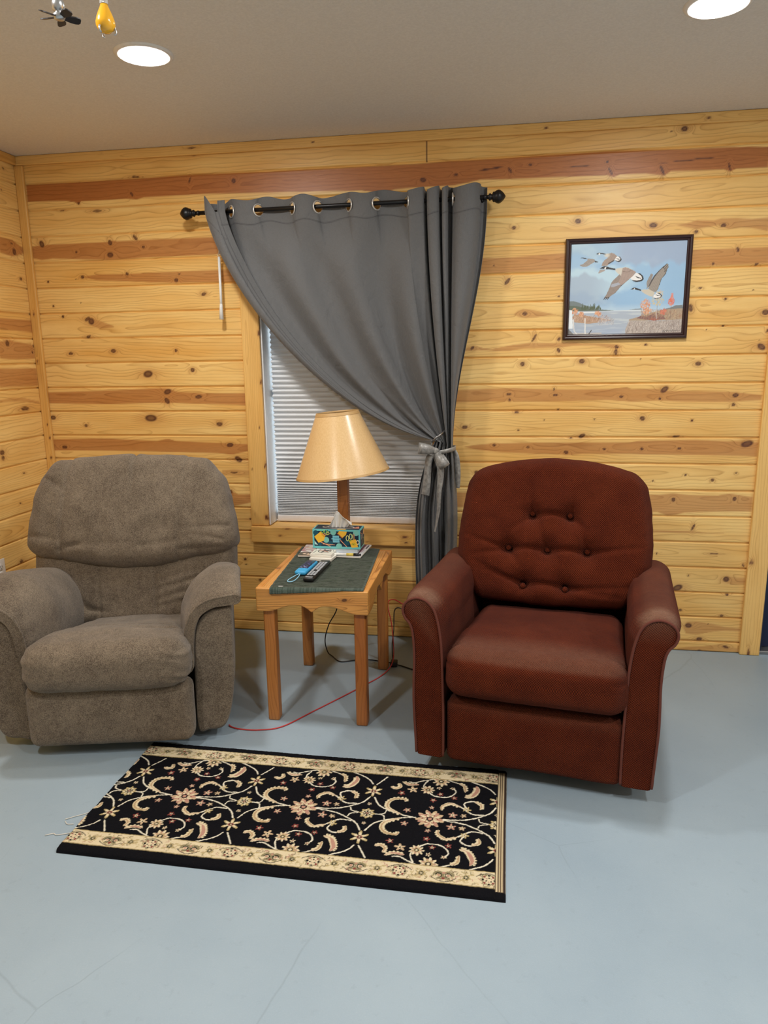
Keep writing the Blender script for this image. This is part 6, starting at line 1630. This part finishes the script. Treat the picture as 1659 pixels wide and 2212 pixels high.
for (w_, h_, fn, M) in ((TBW, TBH, box_face, Matrix(((1, 0, 0, -TBW / 2), (0, 0, 0, -TBD / 2), (0, 1, 0, 0), (0, 0, 0, 1)))),
                        (TBW, TBH, box_face, Matrix(((-1, 0, 0, TBW / 2), (0, 0, 0, TBD / 2), (0, 1, 0, 0), (0, 0, 0, 1)))),
                        (TBD, TBH, box_side, Matrix(((0, 0, 0, TBW / 2), (1, 0, 0, -TBD / 2), (0, 1, 0, 0), (0, 0, 0, 1)))),
                        (TBD, TBH, box_side, Matrix(((0, 0, 0, -TBW / 2), (-1, 0, 0, TBD / 2), (0, 1, 0, 0), (0, 0, 0, 1)))),
                        (TBW, TBD, box_top, Matrix(((1, 0, 0, -TBW / 2), (0, 1, 0, -TBD / 2), (0, 0, 0, TBH), (0, 0, 0, 1)))),
                        (TBW, TBD, lambda c: None, Matrix(((1, 0, 0, -TBW / 2), (0, -1, 0, TBD / 2), (0, 0, 0, 0), (0, 0, 0, 1))))):
    c = Canvas(w_, h_, 2200, TEAL); fn(c)
    xs, ys, col = c.grid(.0009)
    XX, YY = np.meshgrid(xs, ys, indexing='ij')
    Q = np.stack([XX.ravel(), YY.ravel(), 0 * XX.ravel(), 1 + 0 * XX.ravel()], 1) @ np.array(M).T
    card.append((Q[:, :3], grid_faces(len(xs), len(ys)), col))
off, VV, FF, CC = 0, [], [], []
for v, f, c in card:
    VV.append(v); FF.append(f + off); CC.append(c); off += len(v)
build('carton', np.vstack(VV), np.vstack(FF), BOXM, tbx, smooth=False, cols={'paint': np.vstack(CC)})
# the tissue: a peaked sheet gathered in the slot, its right corner folding over
t = NT('tissue_paper'); nn = t.noise(t.coord(), 40.0, 3.0)
t.set(col=C(244, 241, 236), rough=.85, spec=.1, sss=0.05); t.bump(nn, .3, .004)
nu, nv = 70, 44
U, Vv = np.meshgrid(np.linspace(0, 1, nu), np.linspace(0, 1, nv), indexing='ij')
base = -.062 + .100 * U
peak = np.interp(U, [0, .22, .46, .52, .62, .80, 1.0], [.006, .036, .070, .076, .064, .054, .040])
xx = base + (np.interp(U, [0, .5, 1], [.024, .002, .034])) * Vv
zz2 = TBH - .004 + peak * Vv + .002
yy2 = .004 + .010 * np.sin(U * 34) * (1 - Vv) * .5 + .007 * np.sin(U * 22 + 2) * Vv + .012 * (U - .5) * Vv - .018 * sstep(.55, 1, U) * Vv ** 2
flap = sstep(.58, .95, U) * sstep(.7, 1, Vv)
zz2 = zz2 - .018 * flap; yy2 = yy2 - .022 * flap
ti = build('tissue', np.stack([xx, yy2, zz2], -1).reshape(-1, 3), grid_faces(nu, nv), t.m, tbx)
so = ti.modifiers.new('thickness', 'SOLIDIFY'); so.thickness = .0008

# blue covered device with a wrist loop
BLUE = plain('blue_silicone', C(64, 168, 222), .45); t = NT('dark_screen'); nn = t.noise(t.coord(), 90.0, 3.0)
t.set(col=t.mix(t.ramp(nn, .52, .68), C(20, 22, 46), C(92, 92, 180)), rough=.18, spec=.6); SCRN = t.m
bd = empty('handheld_device', (1.652, -.757, TT), -.06, label='small bright blue device with a dark screen and a loop, left of the remote', cat='device')
m = MB(); a, b = rounded_grid((.0255, .084, .0095), .009, 4, edge=True); m.add(np.array(a) + (0, 0, .0095), b, True); m.build('case', BLUE, bd)
MB().box(-.019, .019, -.040, .078, .0188, .0196, .0004).build('screen', SCRN, bd)
KEY = plain('pale_key_marks', C(206, 206, 216), .5)
mk = MB()
for x, y, w_, h_ in ((-.011, -.030, .008, .003), (.002, -.026, .004, .004), (.011, -.032, .006, .002), (-.004, -.016, .010, .002), (.006, -.012, .004, .004)): mk.box(x - w_ / 2, x + w_ / 2, y - h_ / 2, y + h_ / 2, .0195, .0199)
mk.build('screen_icons', KEY, bd)
MB().tube(catmull([(-.003, -.086, .008), (-.012, -.105, .006), (-.024, -.150, .003), (-.020, -.176, .0025), (-.004, -.176, .0025), (.004, -.150, .003), (.004, -.110, .005), (.001, -.086, .008)], 8), .0019, 8).build('wrist_loop', plain('pale_blue_cord', C(150, 206, 232), .5), bd)

# television remote
RB = plain('black_remote_plastic', C(22, 22, 24), .35); RG = plain('grey_remote_key', C(176, 180, 186), .45)
rm = empty('remote_control', (1.708, -.790, TT), -.035, label='black remote control with rows of pale grey keys on the green towel', cat='remote control')
m = MB(); a, b = rounded_grid((.0225, .132, .0085), .006, 4, edge=True); m.add(np.array(a) + (0, 0, .0085), b, True); m.build('casing', RB, rm)
keys = MB().box(-.015, .015, -.124, -.1135, .0165, .0180, .0005).build('end_strip', plain('silver_strip', C(210, 212, 214), .3, .5), rm)
kb = None
for r in range(10):
    for q in range(3):
        if r == 3 and q == 1: continue
        x, y = -.0125 + q * .0125, -.085 + r * .0195
        if kb is None:
            kb = MB().box(-.005, .005, -.0068, .0068, 0, .0022, .0009).build('button', RG, rm)
            k = kb
        else:
            k = kb.copy(); COL.objects.link(k); k.parent = rm
        k.location = (x, y, .0166)

# ================================================================== TABLE LAMP
t = NT('parchment_shade')
uvm = t.n('UVMap').outputs[0]; co = t.coord()
fl = t.noise(t.mapv(co, (30, 30, 9)), 9.0, 4.0, .65)
c = t.mix(t.ramp(fl, .35, .65), C(214, 176, 122), C(226, 192, 140)); c = t.mix(t.math('MULTIPLY', t.ramp(fl, .66, .80), .5), c, C(150, 108, 62))
t.set(col=c, rough=.30, spec=.55, coat=.25, coatr=.22)
SHADE = t.m
RIMM = plain('shade_trim_tape', C(196, 158, 104), .5)
INNER = plain('shade_liner', C(206, 190, 160), .8)
BRASS = plain('lamp_brass', C(168, 130, 70), .3, .9)
LX, LY = 1.740, -.402
LZ = TT + .0068
DZ = LZ - TZ
lamp = empty('table_lamp', (LX, LY, LZ), label='table lamp with a tan cone shade on a square walnut post, unlit', cat='lamp')
plank('base', .110, .084, .020, LAMP_WOOD, FLAT(-.055, -.028, .0), lamp, seed=71, bev=.005)
plank('post', .318, .049, .049, LAMP_WOOD, TR(-.0245, .0245, .0195) @ VERT, lamp, seed=72, bev=.005, freq=150., flat=.01)
MB().lathe([(r, h - DZ) for r, h in ((.008, .354), (.016, .356), (.016, .395), (.018, .40), (.012, .405), (.0, .405))], n=20).build('socket', BRASS, lamp)
MB().lathe([(r, h - DZ) for r, h in ((.012, .405), (.014, .425), (.028, .455), (.031, .475), (.024, .500), (.0, .512))], n=24).build('bulb', plain('bulb_glass', C(240, 240, 236), .2), lamp)
def ctr(f): return (.000 - .018 * f, 0, .366 - DZ + .278 * f)             # the shade leans a little to the left
tiltM = Matrix.Rotation(-.108, 4, 'Y')
def shade_ring(f, r): 
    c0 = Vector(ctr(f)); tl = -.108 + .03 * f
    return [(c0 + Matrix.Rotation(tl, 3, 'Y') @ Vector((r * math.cos(a), r * math.sin(a), 0))) for a in np.linspace(0, 2 * PI, 96, endpoint=False)]
fs_ = np.linspace(0, 1, 30)
S = [shade_ring(f, .213 + (.0955 - .213) * f) for f in fs_]
V = np.array(S).reshape(-1, 3)
F = [(i * 96 + j, i * 96 + (j + 1) % 96, (i + 1) * 96 + (j + 1) % 96, (i + 1) * 96 + j) for i in range(29) for j in range(96)]
sh = build('lamp_shade', V, np.array(F), SHADE, lamp)
S2 = [shade_ring(f, .2112 + (.0935 - .2112) * f) for f in fs_]
build('liner', np.array(S2).reshape(-1, 3), np.array(F)[:, ::-1], INNER, sh)
for f0, f1 in ((-.004, .030), (.955, 1.004)):
    S3 = [shade_ring(f, .2140 + (.0965 - .2140) * f) for f in (f0, f0 + .004, f1 - .004, f1)] + [shade_ring(f, .2105 + (.0930 - .2105) * f) for f in (f1, f0)]
    Vr = np.array(S3).reshape(-1, 3); n6 = len(S3)
    Fr_ = [(i * 96 + j, i * 96 + (j + 1) % 96, ((i + 1) % n6) * 96 + (j + 1) % 96, ((i + 1) % n6) * 96 + j) for i in range(n6) for j in range(96)]
    build('shade_trim', Vr, np.array(Fr_), RIMM, sh)
hp = MB()
c1 = Vector(ctr(.93))
for s in (-1, 1):
    hp.tube(catmull([(s * .012, 0, .385 - DZ), (s * .045, 0, .42 - DZ), (s * .055, 0, .50 - DZ), (s * .035 - .01, 0, .585 - DZ), (c1.x, 0, c1.z)], 8), .0018, 8)
for a in (0.4, 0.4 + 2.094, 0.4 + 4.189):
    R_ = Matrix.Rotation(-.08, 3, 'Y') @ Vector((.0985 * math.cos(a), .0985 * math.sin(a), 0))
    hp.tube([c1, c1 + R_ * .97], .0016, 6)
hp.lathe([(.0, .0), (.006, 0), (.007, .006), (.004, .014), (.0, .016)], tuple(c1), 14)
hp.build('harp', BRASS, lamp)
CORDB = plain('black_cord', C(26, 24, 24), .45)
wpt = lambda p: (p[0] - LX, p[1] - LY, p[2] - LZ)
MB().tube(catmull([wpt(p) for p in ((1.735, -.350, .606), (1.733, -.330, .598), (1.732, -.325, .570), (1.725, -.322, .52), (1.70, -.315, .38), (1.668, -.30, .25), (1.625, -.295, .168), (1.602, -.29, .085), (1.612, -.285, .02), (1.640, -.30, .0035), (1.694, -.358, .0032), (1.767, -.330, .0032), (1.830, -.318, .0032), (1.873, -.325, .0032), (1.940, -.355, .010))], 10), .0028, 8).build('cord', CORDB, lamp)
# plug block and extension cord on the floor
ex = empty('extension_cord', (1.960, -.365, 0), label='black extension cord with a socket block behind the right rear table leg', cat='cord')
m = MB(); m.box(-.016, .016, -.020, .020, .001, .026, .004); m.build('socket_block', CORDB, ex)
e = lambda p: (p[0] - 1.960, p[1] + .365, p[2])
MB().tube(catmull([e(p) for p in ((1.965, -.370, .010), (2.00, -.372, .004), (2.05, -.40, .0035), (2.12, -.43, .0035), (2.22, -.45, .0035))], 8), .0032, 8).build('cord', CORDB, ex)
MB().tube(catmull([e(p) for p in ((1.953, -.352, .02), (1.948, -.33, .05), (1.940, -.28, .08), (1.936, -.20, .12), (1.934, -.165, .20), (1.950, -.16, .222), (1.975, -.16, .214), (1.999, -.165, .188), (2.035, -.19, .135), (2.08, -.21, .07), (2.13, -.20, .02), (2.2, -.22, .004))], 8), .0028, 8).build('cord', CORDB, ex)
# red cable
REDM = plain('red_cable_sheath', C(196, 52, 48), .45)
rc = [(1.379, -1.033, .006), (1.395, -1.045, .004), (1.437, -1.056, .0035), (1.514, -1.052, .0035), (1.599, -1.012, .0035), (1.695, -.864, .0035), (1.784, -.723, .0035), (1.868, -.585, .0035), (1.915, -.50, .0035), (1.950, -.435, .020), (1.962, -.39, .055), (1.957, -.36, .13), (1.945, -.335, .21), (1.930, -.325, .27), (1.925, -.29, .30), (1.945, -.22, .285), (1.99, -.20, .255), (2.06, -.20, .24), (2.14, -.21, .20), (2.2, -.22, .1)]
cable = MB().tube(catmull(rc, 10), .0026, 8).build('red_cable', REDM)
setp(cable, 'thin red cable trailing under the end table, its cut end on the floor', 'cable')

# ================================================================== HANGING PULLS
CH = plain('brass_chain', C(150, 120, 70), .35, .9)
SIL = plain('brushed_silver', C(206, 208, 210), .3, .85)
BLD = plain('black_blade', C(30, 26, 30), .45)
def chain(m, x, y, z0, z1, r=.0016):
    z = z0
    while z < z1:
        a, b = rounded_grid((r, r, r), r * .98, 4); m.add(np.array(a) + (x, y, z), b, True); z += r * 2.5
    m.tube([(x, y, z0), (x, y, z1)], r * .35, 5)
fx, fy, fz = 1.8355, -2.553, 1.931
FS = .62
fp = empty('fan_pull', (fx, fy, fz), label='fan-shaped pull with black blades and a silver hub hanging at top left', cat='pull')
m = MB(); m.lathe([(.0, -.004), (.010, -.004), (.013, .0), (.013, .004), (.008, .007), (.009, .010), (.0135, .012), (.0135, .024), (.011, .028), (.003, .029), (.003, .033), (.0, .033)], n=24); m.v = [(a * .62, b_ * .62, c_ * .74) for a, b_, c_ in m.v]; m.build('hub', SIL, fp)
m = MB(); chain(m, 0, 0, .0245, CEIL_Z - fz - .004); m.lathe([(.0, CEIL_Z - fz - .012), (.012, CEIL_Z - fz - .010), (.016, CEIL_Z - fz), (.0, CEIL_Z - fz)], n=16); m.build('chain', CH, fp)
b0 = None
for i, a in enumerate((5.76, .73, 1.99, 3.11, 4.19)):
    if b0 is None:
        S = []
        for t_, hw_ in ((.008, .0035), (.014, .005), (.024, .0072), (.036, .0082), (.043, .0072), (.0465, .0040)):
            S.append([(t_, -hw_, .0012 + hw_ * .35), (t_, hw_, .0012 - hw_ * .35), (t_, hw_, -.0008 - hw_ * .35), (t_, -hw_, -.0008 + hw_ * .35)])
        V, F, U, sm = loft(S)
        b0 = build('blade', V, F, BLD, fp, smooth=False); b = b0
    else:
        b = b0.copy(); COL.objects.link(b); b.parent = fp
    b.rotation_euler = (0, 0, a); b.scale = (.60, .70, .70)
bx, by, bz = 1.899, -2.545, 1.9105
bp = empty('bulb_pull', (bx, by, bz), label='yellow bulb-shaped pull hanging beside the fan-shaped one at top left', cat='pull')
t = NT('amber_resin'); t.set(col=C(250, 184, 40), rough=.22, spec=.5, coat=.6, sss=.0); AMB = t.m
MB().lathe([(.0005, -.0012), (.0064, .0), (.0106, .0032), (.0129, .008), (.0131, .012), (.0116, .018), (.0088, .025), (.0062, .0305), (.0050, .0345), (.0, .0345)], n=36).build('bulb', AMB, bp)
t = NT('clear_cap'); t.set(col=(.95, .96, .96, 1), rough=.08, trans=.55, ior=1.3); CL = t.m
MB().lathe([(.0056, .0346), (.0056, .039), (.0046, .0415), (.0, .042)], n=24).build('cap', CL, bp)
m = MB()
for a in (.3, 2.4, 4.5):
    m.tube(catmull([(.0118 * math.cos(a), .0118 * math.sin(a), .005), (.0132 * math.cos(a), .0132 * math.sin(a), .001), (.0122 * math.cos(a), .0122 * math.sin(a), -.0022), (.0098 * math.cos(a), .0098 * math.sin(a), -.0026)], 5), .0014, 8)
m.build('base_glint', SIL, bp)  # silver hooks stand in for the white glints low on the bulb
m = MB(); chain(m, 0, 0, .0425, CEIL_Z - bz - .004); m.lathe([(.0, CEIL_Z - bz - .012), (.012, CEIL_Z - bz - .010), (.016, CEIL_Z - bz), (.0, CEIL_Z - bz)], n=16); m.build('chain', CH, bp)
